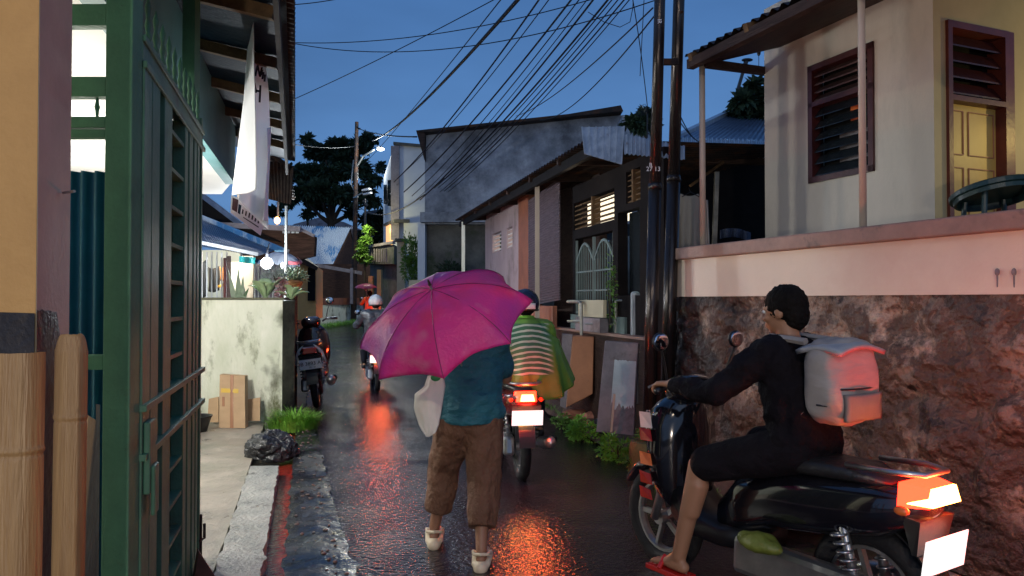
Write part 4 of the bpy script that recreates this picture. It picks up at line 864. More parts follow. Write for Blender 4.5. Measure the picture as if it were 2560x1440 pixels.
# near gable end of zinc sheet
za = P(1455, 318, 7.62); zb2 = P(1560, 316, 7.55); zc = P(1553, 411, 7.25); zd = P(1462, 385, 7.35)
g = MB(); g.prism([za, zb2, zc, zd], (0, .006, 0)); g.build('zinc_apron', m_zinc, r)
for k in range(7):
    t = k/6; g = MB(); g.bar(za+(zb2-za)*t+V((0, -.008, 0)), zd+(zc-zd)*t+V((0, -.008, 0)), .014, .012); g.build('standing_seam', m_zinc, r)
g = MB(); g.corr(P(1560, 336, 7.25), P(1712, 366, 7.1), P(1712, 400, 6.95), P(1560, 385, 7.05), 14, .008); g.build('zinc_fringe', m_zinc, r)

# main facade: door, louvres, window
ops = [(hs(1536), hs(1434), 2.42, 2.78), (hs(1532), hs(1438), 1.32, 2.30), (hs(1602), hs(1566), 2.55, 2.9), (hs(1600), hs(1545), 1.55, 2.48)]
g = wallgrid(MB(), FM, hs(1660), hs(1432), -.12, 0, .9, 3.0, ops); g.build('front_wall', m_eaveshade, r)
for k, (a_, b_, c_, d_) in enumerate((ops[0], ops[2])):
    g = MB(); n_l = 6
    for i in range(n_l): z = c_+.01+i*(d_-c_)/n_l; g.hexa([FM.p(a_, -.10, z+.045), FM.p(b_, -.10, z+.045), FM.p(b_, -.02, z), FM.p(a_, -.02, z), FM.p(a_, -.10, z+.053), FM.p(b_, -.10, z+.053), FM.p(b_, -.02, z+.014), FM.p(a_, -.02, z+.014)])
    g.fbox(FM, (a_+b_)/2-.02, (a_+b_)/2+.02, -.1, .01, c_, d_)
    v_ = g.build('transom_louvres', m_rafter, r); g = MB(); g.fbox(FM, a_, b_, -.22, -.2, c_, d_); g.build('lit_panel', g_window, v_)
# barred double gate with curved tops
d_ = None; a_, b_, c_, e_ = ops[1]
for k in range(2):
    s0 = a_+(b_-a_)*k/2+.01; s1 = a_+(b_-a_)*(k+1)/2-.01; g = MB()
    for i in range(8):
        t = (i+.5)/8; s_ = s0+(s1-s0)*t; g.bar(FM.p(s_, -.02, c_), FM.p(s_, -.02, 1.98+.24*sin(t*pi)), .014, .014)
    for z in (c_+.02, 1.62, 1.86): g.bar(FM.p(s0, -.02, z), FM.p(s1, -.02, z), .02, .02)
    g.bar(FM.p(s0, -.02, c_), FM.p(s0, -.02, 2.28), .03, .03); g.bar(FM.p(s1, -.02, c_), FM.p(s1, -.02, 2.28), .03, .03)
    for i in range(10): t0 = i/10; t1 = (i+1)/10; g.bar(FM.p(s0+(s1-s0)*t0, -.02, 1.98+.24*sin(t0*pi)), FM.p(s0+(s1-s0)*t1, -.02, 1.98+.24*sin(t1*pi)), .02, .03)
    g.build('barred_door', m_grille, r)
g = MB(); g.fbox(FM, a_, b_, -.5, -.48, c_, e_); g.build('door_backing', m_glass, r)
g = MB(); g.fbox(FM, a_-.4, b_+.1, .0, .03, 1.12, 1.31); g.build('door_sill', m_grille, r)
a_, b_, c_, e_ = ops[3]
g = MB(); g.fbox(FM, a_, b_, -.16, -.14, c_, e_); p_ = g.build('window', m_glass, r); g = MB(); g.fbox(FM, a_+.06, a_+(b_-a_)*.42, -.135, -.125, c_+.1, e_-.05); g.build('lit_curtain', glow('green_curtain_backlit', (.55, .75, .6), .4), p_)
g = MB(); g.fbox(FM, hs(1660), hs(1213), .0, .12, .0, 1.10); g.build('terrace_base', m_darkwood, r)
g = MB(); g.fbox(FM, hs(1424), hs(1325), .18, .24, 1.13, 1.42); g.build('porch_parapet', m_terra, r)
g = MB(); g.fbox(FM, hs(1660), hs(1213), .0, .14, 1.10, 1.13); g.build('terrace_edge', m_coping, r)
light('louvre_light', 'POINT', FM.p(hs(1500), .35, 2.9), 1.2, (1, .8, .55), .1)
# white cabinet / bench by the door
r = thing('white_cabinet', 'low off white box standing in front of the barred door', 'cabinet', FM.p(hs(1510), .25, 1.13))
g = MB(); g.fbox(FM, hs(1541), hs(1476), .12, .16, 1.30, 1.50); g.build('front_panel', m_greyplaster, r); g = MB(); g.fbox(FM, hs(1541), hs(1476), .1, .2, 1.13, 1.29); g.build('lower_panel', m_greytank, r)
r = thing('pipe_rail', 'bent galvanised pipe handrail on the terrace left of the concrete slab', 'handrail', P(1453, 838, 8.6))
g = MB(); g.tube([P(1420, 754, 9.2), P(1447, 754, 8.7), P(1453, 758, 8.65), P(1454, 838, 8.65)], .022, 8); g.build('top_rail', m_galv, r); g = MB(); g.tube([P(1420, 803, 9.2), P(1454, 803, 8.65)], .016, 8); g.build('lower_rail', m_galv, r)
r = thing('pipe_rail', 'rusty low gate of pipe with dry twigs behind it, left of the white flaking post', 'handrail', P(1555, 850, 8.0))
g = MB(); g.tube([P(1540, 850, 8.1), P(1540, 752, 8.1), P(1578, 750, 7.9)], .02, 8); g.build('top_rail', m_galv, r); g = MB(); g.tube([P(1464, 810, 8.4), P(1590, 812, 7.9)], .012, 6); g.build('lower_rail', m_galv, r)
g = MB(); 
for i in range(40): a0 = P(random.uniform(1545, 1580), random.uniform(790, 815), 8.1); g.tube([a0, a0+V((random.uniform(-.08, .08), random.uniform(-.08, .08), random.uniform(.05, .2)))], .003, 4)
props(g.build('dry_twigs', m_bark), 'dry twig bundle behind the low pipe gate', 'twigs')
r = thing('fence_post', 'short blotchy post with flaking white paint left of the twin steel poles', 'post', P(1588, 860, 7.7), kind='thing')
g = MB(); g.bar(P(1588, 850, 7.7), P(1588, 735, 7.7), .09, .09); g.build('shaft', m_zinc, r, bevel=.01); g = MB(); g.ell(P(1588, 735, 7.7), .05, .05, .03); g.build('finial', m_zinc, r)
bush('climbing_plant', 'young climbing plant with lit green leaves beside the barred door', FM.p(hs(1556), .15, 1.25), .07, .07, .42, 160, .05, m_leaf)
# twin steel poles, block, plants
def twin(lab, pxb, pyb, pxt, w, Y):
    r_ = thing('steel_pole', lab, 'pole', P(pxb, pyb, Y)); rr_ = w/1800*Y/2
    b = P(pxb, pyb, Y); t = P(pxt, -500, Y); m1 = b+(t-b)*.4
    g = MB(); g.tube([b, m1], [rr_, rr_], 20); g.build('lower_tube', m_steel, r_, smooth=True)
    g = MB(); g.tube([m1-V((0, 0, .02)), t], [rr_*.86, rr_*.82], 20); g.build('upper_tube', m_steel, r_, smooth=True)
    g = MB(); g.tube([m1-V((0, 0, .03)), m1+V((0, 0, .02))], [rr_*1.08, rr_*1.02], 20); g.build('collar', m_steel, r_, smooth=True); return r_, rr_
r1, rr1 = twin('left one of the twin dark steel poles, with white stencilled marks', 1621, 1118, 1662, 33, 6.3)
r2, rr2 = twin('right one of the twin dark steel poles, standing just behind its neighbour', 1665, 1085, 1712, 34, 6.5)
bpy.context.view_layer.update()
def txt(s, parent, world_loc, size, m, name='lettering', rot=(pi/2, 0, 0), local=False, ext=.0005):
    cu = bpy.data.curves.new(name, 'FONT'); cu.body = s; cu.size = size; cu.extrude = ext; cu.align_x = 'CENTER'; cu.align_y = 'CENTER'
    tmp = bpy.data.objects.new(name, cu); me = bpy.data.meshes.new_from_object(tmp); bpy.data.objects.remove(tmp)
    me.materials.clear(); me.materials.append(m); o = bpy.data.objects.new(name, me); C.objects.link(o)
    if parent: o.parent = parent
    if local: o.location = world_loc
    else:
        off = V((0, 0, 0)); p = parent
        while p: off += p.location; p = p.parent
        o.location = V(world_loc)-off
    o.rotation_euler = rot; return o
txt('R', r1, P(1627, 416, 6.3)-V((.012, rr1+.004, 0)), .05, m_white); txt('27 13', r1, P(1630, 426, 6.3)-V((.0, rr1+.004, 0)), .055, m_white); txt('021E', r1, P(1610+13, 1027, 6.3)-V((0, rr1+.004, 0)), .04, m_white); txt('IR', r1, P(1645, 60, 6.3)-V((0, rr1+.004, 0)), .05, m_white, rot=(pi/2, pi/2, 0))
r = thing('pole_clamp', 'dark metal clamp joining the twin steel poles high up', 'clamp', P(1665, 155, 6.4)); g = MB(); g.bar(P(1652, 155, 6.35), P(1690, 155, 6.45), .05, .05); g.tube([P(1690, 25, 6.5), P(1705, 32, 6.45)], .02, 6); g.build('bracket', m_rust, r)
g = MB(); bc = P(1622, 1200, 6.25); 
def fb(u, v):
    a = 2*pi*u; k = 1+.08*NS(cos(a)*2, sin(a)*2, 1, v*3); return V((bc.x+.01+cos(a)*.18*k*(1-.12*v), 6.3+sin(a)*.17*k*(1-.1*v), .27*v+.0))
g.grid(fb, 28, 10); g.grid(lambda u, v: fb(u, 1)*(1-v)+V((bc.x+.01, 6.3, .28))*v, 28, 2); props(g.build('pole_footing', m_moss, smooth=True), 'round mossy concrete footing of the steel poles at the road edge', 'footing')
for px, py, rx, n, ls, m_, lab in ((1620, 1080, .07, 150, .04, m_leaf, 'leafy weed sprouting on top of the mossy footing'), (1655, 1110, .07, 170, .04, m_leaf, 'grassy weed on the right of the mossy footing'), (1545, 1130, .17, 700, .045, m_leafbright, 'roundest bright green weed clump by the road, left of the footing'), (1455, 1088, .17, 520, .045, m_leafbright, 'low green weed clump below the orange brown pier'), (1408, 1060, .12, 300, .04, m_leaf, 'small weed clump nearest the green raincoat rider'), (1590, 1160, .12, 260, .04, m_leaf, 'thin weeds spilling over the road edge before the footing'), (1650, 1190, .13, 420, .035, m_leafbright, 'bright moss and weed patch under the front wheel side of the footing'), (1490, 1045, .1, 180, .04, m_leaf, 'sparse weed at the foot of the leaning grey slab')):
    c_ = G(px, py+25 if py > 1100 else py+15); 
    if py in (1080,): c_ = V((bc.x-.02, 6.25, .27))
    if py == 1110: c_ = V((bc.x+.14, 6.22, .14))
    bush('weed_clump', lab, c_+V((0, .06, .0)), rx, rx*.7, rx*.75, int(n*1.4), ls, m_, 'weed', 'weeds along the right road edge')
g = MB()
for i in range(2600):
    y = random.uniform(4.9, 10.5); x = ip(RE, y)+abs(random.gauss(0, .16)); d = V((random.gauss(0, .5), random.gauss(0, .5), 1)); g.leaf((x, y, .03), d, random.uniform(.03, .10), .012)
props(g.build('verge_weeds', m_leaf, org=(0, 0, 0)), 'low scattered weeds and moss along the right road edge', 'weeds', kind='stuff')
for i, (px, py, s, lab) in enumerate(((1440, 1035, .11, 'tan stone among the weeds below the orange brown pier'), (1475, 1040, .09, 'brown stone right of the tan one in the weeds'), (1500, 1062, .11, 'flat stone before the leaning grey slab'), (1520, 1075, .08, 'smaller stone between weeds and slab'), (1690, 1055, .07, 'grey blue stone behind the twin poles'))):
    bm = bmesh.new(); bmesh.ops.create_icosphere(bm, subdivisions=3, radius=1)
    for v in bm.verts: p = v.co.copy(); v.co = V((p.x*s*1.4, p.y*s, p.z*s*.6))*(1+.3*noise.noise(p*1.5+V((i*3, 0, 0)))); 
    me = bpy.data.meshes.new('stone'); bm.to_mesh(me); bm.free(); me.materials.append(m_brick if i < 2 else m_rock if i < 4 else m_greytank); o = bpy.data.objects.new('stone', me); C.objects.link(o); o.location = G(px, py, .12)+V((0, 0, 0)); props(o, lab, 'stone', 'stones on the right bank')
# leaning slabs
def slab(name, label, pts, Y, th, m, Ytop=None):
    Ytop = Ytop or Y; q = [P(x, y, Y if i < 2 else Ytop) for i, (x, y) in enumerate(pts)]; return MB().prism(q, V((.02, th, 0))), q
r = thing('concrete_pier', 'orange brown rendered pier below the terrace, lit by headlights', 'pier', P(1440, 1015, 9.0), kind='thing')
g, q = slab('', '', [(1415, 1020), (1482, 985), (1485, 842), (1432, 840)], 8.45, .3, m_ocherpier); g.build('shaft', m_ocherpier, r, bevel=.01)
g, q = slab('', '', [(1400, 1015), (1416, 1022), (1431, 838), (1405, 836)], 8.5, .25, m_greytank); g.build('side_face', m_greytank, r)
r = thing('leaning_slab', 'grey concrete slab with flaking pale blue paint patch, leaning left of the steel poles', 'concrete slab', P(1540, 1075, 7.6))
g, q = slab('', '', [(1490, 1080), (1584, 1090), (1596, 858), (1512, 852)], 7.0, .06, m_greytank, 7.12); g.build('slab', m_greytank, r, bevel=.008)
g = MB(); f = lambda u, v: (q[0]*(1-u)+q[1]*u)*(1-v)+(q[3]*(1-u)+q[2]*u)*v+V((0, -.006, 0))
def ff(u, v):
    lo = .30+.10*NS(u*7, 1, 1)+.05*NS(u*25, 1, 1); return f(.33+.63*u, lo+(.80+.015*NS(u*9, 3, 1)-lo)*v)
g.grid(ff, 40, 6); g.build('flaking_paint', m_flake, r)
props(MB().prism([P(1590, 1010, 7.3), P(1690, 1010, 7.3), P(1690, 900, 7.3), P(1592, 895, 7.3)], (0, .1, 0)).build('back_slab', m_greytank), 'bluish grey slab standing behind the steel poles', 'concrete slab')
props(MB().bar(P(1528, 1080, 6.85), P(1536, 985, 6.85), .02, .02).build('stake', m_postcream), 'thin pale stake standing before the leaning slab', 'stake')
# ================================================================== laundry porch (between poles and cream house)
r = thing('tin_roof_house', 'dark open porch with a wet blue tin hip roof between steel poles and cream house', 'house', P(1800, 620, 9.5), kind='thing')
g = MB(); g.corr(P(1690, 345, 10), P(1950, 352, 9.4), P(1950, 400, 8.9), P(1690, 362, 9.2), 24, .015); g.build('eave_fringe', m_zinc, r)
g = MB(); g.corr(P(1822, 282, 12.5), P(1960, 300, 12), P(1960, 355, 9.4), P(1690, 346, 10), 20, .015); g.build('roof', m_hiproof, r, smooth=True)
g = MB(); g.bar(P(1825, 280, 12.5), P(1690, 345, 10), .12, .08); g.build('hip_cap', m_zinc, r)
g = MB(); g.ell(P(1825, 282, 12.5), .14, .14, .06); g.build('roof_knob', m_rust, r)
vq(1600, 1960, 395, 800, 11, .2, m_dark, 'back_wall', r); vq(1680, 1700, 640, 900, 8.2, .3, m_terra, 'corner_pier', r); vq(1700, 1716, 640, 1000, 7.9, .3, m_maroon, 'side_wall', r)
g = MB(); g.bar(P(1690, 395, 9.3), P(1950, 405, 9.0), .06, .1, (0, 0, 1)); g.build('eaves_beam', m_darkwood, r)
g = MB(); g.bar(P(1792, 430, 8.6), P(1785, 640, 8.6), .05, .05); g.build('porch_post', m_galv, r)
g = MB(); g.bar(P(1725, 465, 8.7), P(1808, 405, 8.9), .03, .03); g.build('brace', m_rafter, r)
g = MB(); g.bar(P(1828, 280, 12.5), P(1858, 178, 12.5), .05, .05); g.tube([P(1858, 178, 12.5), P(1866, 152, 12.5)], .04, 8); g.ell(P(1868, 150, 12.5), .10, .06, .03); g.build('antenna_mast', m_blackplastic, r)
r = thing('hanging_shirt', 'grey long sleeved shirt hanging from a line behind the twin poles', 'shirt', P(1722, 640, 7.3))
g = MB()
def fs(u, v):
    T = [(486, 1702, 1745), (505, 1690, 1765), (560, 1684, 1768), (636, 1684, 1766)]; py = 484+150*v
    for (a0, l0, r0_), (a1, l1, r1_) in zip(T, T[1:]):
        if py <= a1: t = max(0, (py-a0)/(a1-a0)); x0 = l0+(l1-l0)*t; x1 = r0_+(r1_-r0_)*t; break
    return P(x0+(x1-x0)*u, py+6*(1-v)*sin(u*pi), 7.3+.03*sin(u*17)*v)
g.grid(fs, 30, 20); g.build('torso', m_shirtgrey, r, smooth=True, mods=[('SOLIDIFY', {'thickness': .02})])
for (x0, x1, dx) in ((1684, 1697, -6), (1757, 1770, 6)):
    g = MB(); g.grid(lambda u, v: P(x0+(x1-x0)*u+dx*v, 500+(642-500)*v, 7.25+.02*sin(u*pi)), 4, 12); g.build('sleeve', m_shirtgrey, r, smooth=True, mods=[('SOLIDIFY', {'thickness': .02})])
g = MB(); g.tube([P(1722, 470, 7.3), P(1726, 480, 7.3), P(1705, 492, 7.3)], .005, 5); g.tube([P(1726, 480, 7.3), P(1748, 492, 7.3)], .005, 5); g.build('hanger', m_blackplastic, r)
g = MB(); g.grid(lambda u, v: P(1800+75*u, 575+22*v+8*u-8*sin(u*3), 8.4+.04*sin(u*20)), 24, 5); props(g.build('hanging_cloth', mat('blue_striped_cloth', (.06, .10, .20), (.02, .03, .07), 30, .8, .2, str_=(3, 1, 1)), mods=[('SOLIDIFY', {'thickness': .01})]), 'dark blue striped cloth hung low in the dark porch', 'cloth')
r = thing('white_bucket', 'small white pail with a handle on the ledge behind the steel poles', 'bucket', P(1690, 800, 7.4))
g = MB(); cc = P(1690, 803, 7.4); g.lathe(cc, [(0, 0), (.05, 0), (.065, .11), (.06, .11), (.05, .02), (0, .02)], n=18); g.build('pail', m_white, r, smooth=True); g = MB(); g.tube([cc+V((.06, 0, .11)), cc+V((.03, 0, .17)), cc+V((-.05, 0, .18)), cc+V((-.06, 0, .11))], .005, 5); g.build('handle', m_white, r)
props(MB().prism([P(1660, 812, 7.5), P(1716, 812, 7.3), P(1716, 822, 7.3), P(1660, 822, 7.5)], (0, .5, 0)).build('ledge', m_concdark), 'narrow dark ledge carrying the white pail', 'ledge', kind='thing')
# ================================================================== RIGHT: retaining wall, parapet, cream house
FR = Frame(4.15-.4*6.55, 6.55, .4, -1, 1)    # along toward the camera; n = (-.93,-.37) toward the street
FR.n = V((-.928, -.371, 0))
LR = 12
r = thing('retaining_wall', 'rough mottled brown stone retaining wall under a peach parapet', 'wall', FR.p(0, 0, 0), kind='thing')
g = MB()
def fw(u, v):
    s_ = LR*u; z = -.02+1.55*v; dd_ = noise.voronoi(V((s_*2.6, z*3.2, 0))+noise.noise_vector(V((s_*2, z*2, 5)))*.35)[0]; n = .06*noise.noise(V((s_*1.3, z*1.6, 1)))+.09*min(.45, (dd_[1]-dd_[0])*1.2)-.02+.05*noise.noise(V((s_*4, z*4, 4)))+.022*noise.noise(V((s_*11, z*11, 2)))+.012*noise.noise(V((s_*27, z*27, 2)))
    return FR.p(s_, .03+n*(1-.9*max(0, v-.93)/.07), z)
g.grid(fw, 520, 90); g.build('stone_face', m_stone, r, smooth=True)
g = MB(); g.grid(lambda u, v: FR.p(0, -.5+.53*u+.0*v, -.02+1.55*v)+V((0, .04*NS(u*3, v*3, 2), 0)), 14, 30); g.build('end_face', m_stone, r, smooth=True)
g = MB(); g.fbox(FR, -.02, LR, -.25, .045, 1.53, 1.86); g.build('parapet', m_pinkwall, r)
g = MB()
g.fbox(FR, -.08, LR, -.30, .10, 1.86, 1.965); g.build('coping', m_coping, r, bevel=.012)
g = MB()
for px, w_ in ((2493, 9), (2535, 8)):
    g = MB(); Y_ = 4.15/((px-1280)/1800+.4); p = P(px, 680, Y_-.06); g.ell(p, .014, .006, .02); g.tube([p, p-V((0, 0, .08))], [.006, .003], 5); g.build('drip_stain', m_greytank, r)
props(MB().prism([FR.p(-.05, -.3, 0), FR.p(-.05, -3.2, 0), FR.p(LR, -3.2, 0), FR.p(LR, -.3, 0)], (0, 0, 1.5)).build('upper_terrace', m_concdark), kind='structure')
for px, py0, lab in ((1757, 150, 'slim pole rising from the far end of the peach parapet'), (2158, -300, 'cream painted pole rising from the parapet before the maroon window')):
    Y_ = 4.15/((px-1280)/1800+.4)+.08; b = P(px, 600, Y_); b.z = 1.965; t = P(px, py0, Y_); r_ = 14/1800*Y_/2 if px > 2000 else 11/1800*Y_/2*1.1
    rt = thing('porch_pole', lab, 'post', b, 'poles standing on the parapet'); g = MB(); g.tube([b, (b.x, b.y, t.z)], r_*1.25, 12); g.build('shaft', m_postcream, rt, smooth=True); g = MB(); g.tube([b, b+V((0, 0, .012))], r_*1.8, 12); g.build('base_ring', m_coping, rt)
r = thing('cream_house', 'cream plastered house on the raised terrace with maroon louvred window and yellow lit doorway', 'house', (3.6, 6.5, 1.5), kind='thing')
FH = Frame(2.43, 6.9, .371, -.928); FH.n = V((-.928, -.371, 0))
W0, W1, Z0, Z1 = .57, 1.26, 2.53, 3.57
g = wallgrid(MB(), FH, 0, 1.777, -.15, 0, 1.5, 4.3, [(W0, W1, Z0, Z1)]); g.build('wall', m_cream, r)
FD = Frame(3.09, 5.25, .928, .371); FD.n = V((.371, -.928, 0))
D0, D1 = .126, .85
g = wallgrid(MB(), FD, 0, 3.5, -.15, 0, 1.5, 4.3, [(D0, D1, 1.5, 3.57)]); g.build('door_wall', m_yellowwall, r)
g = MB(); g.fbox(FH, 0, .1, -3, -.15, 1.5, 4.3); g.build('end_wall', m_cream, r)
# window
wn = MB()
for (a_, b_, c_, d_) in ((W0, W1, Z1-.05, Z1), (W0, W1, Z0, Z0+.05), (W0, W0+.05, Z0, Z1), (W1-.05, W1, Z0, Z1), (W0, W1, 3.20, 3.24)): wn.fbox(FH, a_, b_, -.11, .02, c_, d_)
wn = wn.build('window_frame', m_maroon, r)
def louv(F_, a_, b_, z0, z1, n, nm, m_, par, t=.012, dd=.08):
    g = MB()
    for i in range(n):
        z = z0+(z1-z0)*(i+.5)/n; h = (z1-z0)/n*.42
        g.hexa([F_.p(a_, -dd, z+h), F_.p(b_, -dd, z+h), F_.p(b_, -.005, z-h), F_.p(a_, -.005, z-h), F_.p(a_, -dd, z+h+t), F_.p(b_, -dd, z+h+t), F_.p(b_, -.005, z-h+t), F_.p(a_, -.005, z-h+t)])
    return g.build(nm, m_, par)
louv(FH, W0+.05, W1-.05, 3.24, 3.52, 4, 'louvre_slats', mat('dark_brown_slats', (.10, .05, .045), (.06, .03, .028), 4, .45, .1), wn)
g = MB(); g.fbox(FH, W0+.05, W1-.05, -.13, -.12, Z0, Z1); g.build('pane_backing', m_dark, wn)
louv(FH, W0+.05, W1-.05, Z0+.05, 3.20, 6, 'glass_louvres', m_glass, wn, .006)
g = MB(); g.fbox(FH, .92, 1.03, -.118, -.112, 3.02, 3.22); g.build('orange_cloth', m_orange, wn); g = MB(); g.fbox(FH, .80, 1.10, -.118, -.112, 2.62, 2.95); g.build('pale_box', m_greytank, wn)
# door
df = MB(); 
for (a_, b_, c_, d_) in ((D0, D0+.045, 1.5, 3.57), (D1-.10, D1, 1.5, 3.57), (D0+.045, D1-.10, 3.52, 3.57), (D0+.045, D1-.10, 2.98, 3.02)): df.fbox(FD, a_, b_, -.12, .025, c_, d_)
df = df.build('door_frame', mat('red_brown_wood', (.16, .035, .02), (.1, .02, .015), 4, .4, .1), r)
louv(FD, D0+.05, D1-.10, 3.03, 3.51, 4, 'transom_slats', m_maroon, df); g = MB(); g.fbox(FD, D0, D1, -.14, -.13, 3.0, 3.57); g.build('transom_backing', m_dark, df)
g = MB(); g.fbox(FD, D0+.045, D1-.10, -.10, -.06, 1.5, 2.98); dl = g.build('door', m_doorpanel, r)
for (a_, b_, c_, d_) in ((D0+.06, .38, 1.7, 2.50), (.44, D1-.13, 1.7, 2.50), (D0+.06, .38, 2.6, 2.93), (.44, D1-.13, 2.6, 2.93)):
    g = MB()
    for (p0, p1) in (((a_, c_), (b_, c_)), ((b_, c_), (b_, d_)), ((b_, d_), (a_, d_)), ((a_, d_), (a_, c_))): g.bar(FD.p(p0[0], -.058, p0[1]), FD.p(p1[0], -.058, p1[1]), .012, .008)
    g.build('panel_moulding', m_ocherpier, dl)
light('verandah_light', 'POINT', FD.p(1.75, .85, 2.95), 26, (1, .74, .22), .03)
# roof
ra = P(1703, 148, 6.5); rb_ = V((ra.x+(4.9-1.55), ra.y-3.35*2.2, ra.z))
hd = V((.371, -.928, 0)); ins = V((.928, .371, 0))
ra = P(1712, 142, 6.35); za_ = ra.z
A1 = ra; B1 = ra+hd*6; C1 = B1+ins*3+V((0, 0, .95)); D1_ = A1+ins*3+V((0, 0, .95))
g = MB(); g.corr(A1, B1, C1, D1_, 56, .018); g.build('roof', m_rust, r, smooth=True)
g = MB(); o_ = V((0, 0, -.09))+ins*.1; g.add([A1+o_+hd*.05, B1+o_, C1+o_, D1_+o_+hd*.05], [(0, 1, 2, 3)]); g.build('roof_lining', m_darkwood, r, mods=[('SOLIDIFY', {'thickness': .02})])
for i in range(8):
    p = A1+hd*(.12+i*.72)+V((0, 0, -.05)); g = MB(); g.bar(p-ins*.03, p+ins*1.6+V((0, 0, .5)), .05, .08, (0, 0, 1)); g.build('rafter', m_rafter, r)
g = MB(); g.bar(P(1758, 158, 6.3), P(1925, 180, 7.0), .06, .07, (0, 0, 1)); g.build('tie_beam', m_darkwood, r)
g = MB(); p = P(1725, 162, 6.3); g.bar(p, p+hd*5.5, .07, .08, (0, 0, 1)); g.build('wall_plate', m_darkwood, r)
r = thing('hanging_insulator', 'small insulator hanging on a wire under the cream house eave', 'insulator', P(1897, 130, 6.8)); g = MB(); g.tube([P(1897, 112, 6.8), P(1897, 172, 6.8)], .003, 4); g.ell(P(1897, 131, 6.8), .018, .018, .035); g.build('body', m_blackplastic, r)
# table on terrace
r = thing('round_table', 'dark green round plastic table behind the parapet by the yellow door', 'table', P(2480, 560, 4.75)-V((0, 0, .2)))
c = P(2485, 481, 4.55); R_ = Euler((radians(-14), radians(-3), 0)).to_matrix(); g = MB(); ax = R_ @ V((0, 0, 1))
g.lathe(c, [(0, .022), (.235, .022), (.25, .012), (.25, -.015), (.232, -.02), (.228, -.045), (.215, -.045), (.21, -.005), (0, -.005)], ax, 36); g.build('table_top', m_darkgreen, r, smooth=False)
for k in range(4):
    a = k*pi/2+.7; g = MB(); g.tube([c+R_ @ V((cos(a)*.17, sin(a)*.17, -.01)), V((c.x+cos(a)*.22, c.y+sin(a)*.22, 1.5))], .016, 8); g.build('leg', m_darkgreen, r)
# ================================================================== overhead cables
def cable(label, near, far, Yn, Yf_, rad=.012, sag=.0, ext=True, group='overhead cables crossing the sky'):
    a = P(*near, Yn); b = P(*far, Yf_); pts = []
    if ext: a0 = a+(a-b)*.35; pts0 = a0
    else: a0 = a
    n = 24
    for i in range(n+1): t = i/n; p = a0+(b-a0)*t; p.z -= sag*4*t*(1-t); pts.append(p)
    g = MB(); g.tube(pts, rad, 5); return props(g.build('overhead_cable', m_cable, smooth=True), label, 'cable', group)
cable('thickest black cable, running from the top centre down to the lamp pole', (1240, 0), (930, 352), 11, 33, .03, .5)
cable('thin cable just under the thickest one', (1232, 0), (905, 415), 11, 33, .010, .2)
cable('thin cable crossing behind the thickest one toward the lit lamp', (1215, 0), (730, 250), 14, 20, .010, .1)
ORD = ['first', 'second', 'third', 'fourth', 'fifth', 'sixth', 'seventh', 'eighth', 'ninth', 'tenth', 'eleventh']
for ci, (n_, f_, rr_) in enumerate( (((1322, 0), (985, 455), .013), ((1345, 0), (1000, 440), .008), ((1400, 0), (1010, 480), .014), ((1420, 0), (1030, 490), .009), ((1440, 0), (1040, 500), .007), ((1455, 0), (1050, 500), .014), ((1490, 0), (1085, 470), .015), ((1500, 0), (1095, 470), .009), ((1515, 0), (1100, 480), .009), ((1530, 0), (1110, 478), .011), ((1543, 0), (1120, 480), .008))):
    cable(ORD[ci]+' from the left at the sky top of the cables running to the grey house', n_, f_, 9.5, 17.2, rr_, .25)
cable('thin cable from the twin poles down left across the sky', (1632, 20), (1290, 290), 6.5, 17.0, .008, .15, False)
cable('lower thin cable from the twin poles, ending over the grey house', (1640, 35), (1350, 300), 6.5, 17.0, .008, .25, False)
cable('upper of two nearly level thin wires across the sky', (1345, 0), (722, 106), 14, 17, .010, .35, True)
cable('lower of two nearly level thin wires across the sky', (1640, 0), (722, 106), 12, 17, .010, .5, False)
cable('short high wire at the upper left of the sky', (860, -6), (722, 12), 12, 12.5, .008, .02, False)
cable('wire from the lamp pole top to the grey house corner', (1042, 342), (895, 321), 18, 34, .02, .1, False)
cable('sagging wire in front of the white house', (1110, 445), (900, 518), 17, 36, .018, .6, False)
cable('faint wire left of the big tree', (890, 365), (728, 360), 34, 20, .012, .1, False)
cable('kinked drop wire hanging left of the twin poles', (1582, 0), (1625, 330), 6.6, 8.5, .005, -.1, False, 'drop wires at the twin poles')
cable('straight drop wire beside the kinked one', (1610, 0), (1600, 190), 6.6, 7.0, .004, .0, False, 'drop wires at the twin poles')
cable('drop wire from the twin poles to the hip roof', (1690, 290), (1760, 360), 6.6, 9.5, .006, .05, False, 'drop wires at the twin poles')
cable('second drop wire from the twin poles to the hip roof', (1690, 265), (1740, 350), 6.6, 9.5, .006, .05, False, 'drop wires at the twin poles')
g = MB(); g.tube([P(1470, 30, 7)+V((0, 0, 0))*0, P(1510, 55, 7), P(1550, 68, 7), P(1575, 55, 7), P(1582, 20, 7), P(1583, -20, 7)], .004, 5); props(g.build('loose_wire_loop', m_cable), 'loose loop of wire sagging left of the twin poles', 'wire')
r = thing('rooftop_antenna', 'fan shaped dish antenna skeleton above the corrugated roofs', 'antenna', P(1615, 300, 12)); g = MB()
c = P(1618, 285, 12)
for i in range(9): a = radians(100+i*12); g.tube([c, c+V((cos(a)*.17, 0, sin(a)*.17))], .003, 4)
for k in (.10, .17): g.tube([c+V((cos(radians(100+i*12))*k, 0, sin(radians(100+i*12))*k)) for i in range(9)], .003, 4)
g.build('ribs', m_blackplastic, r); g = MB(); g.tube([c, c-V((0, 0, .4))], .012, 6); g.build('mast', m_blackplastic, r)

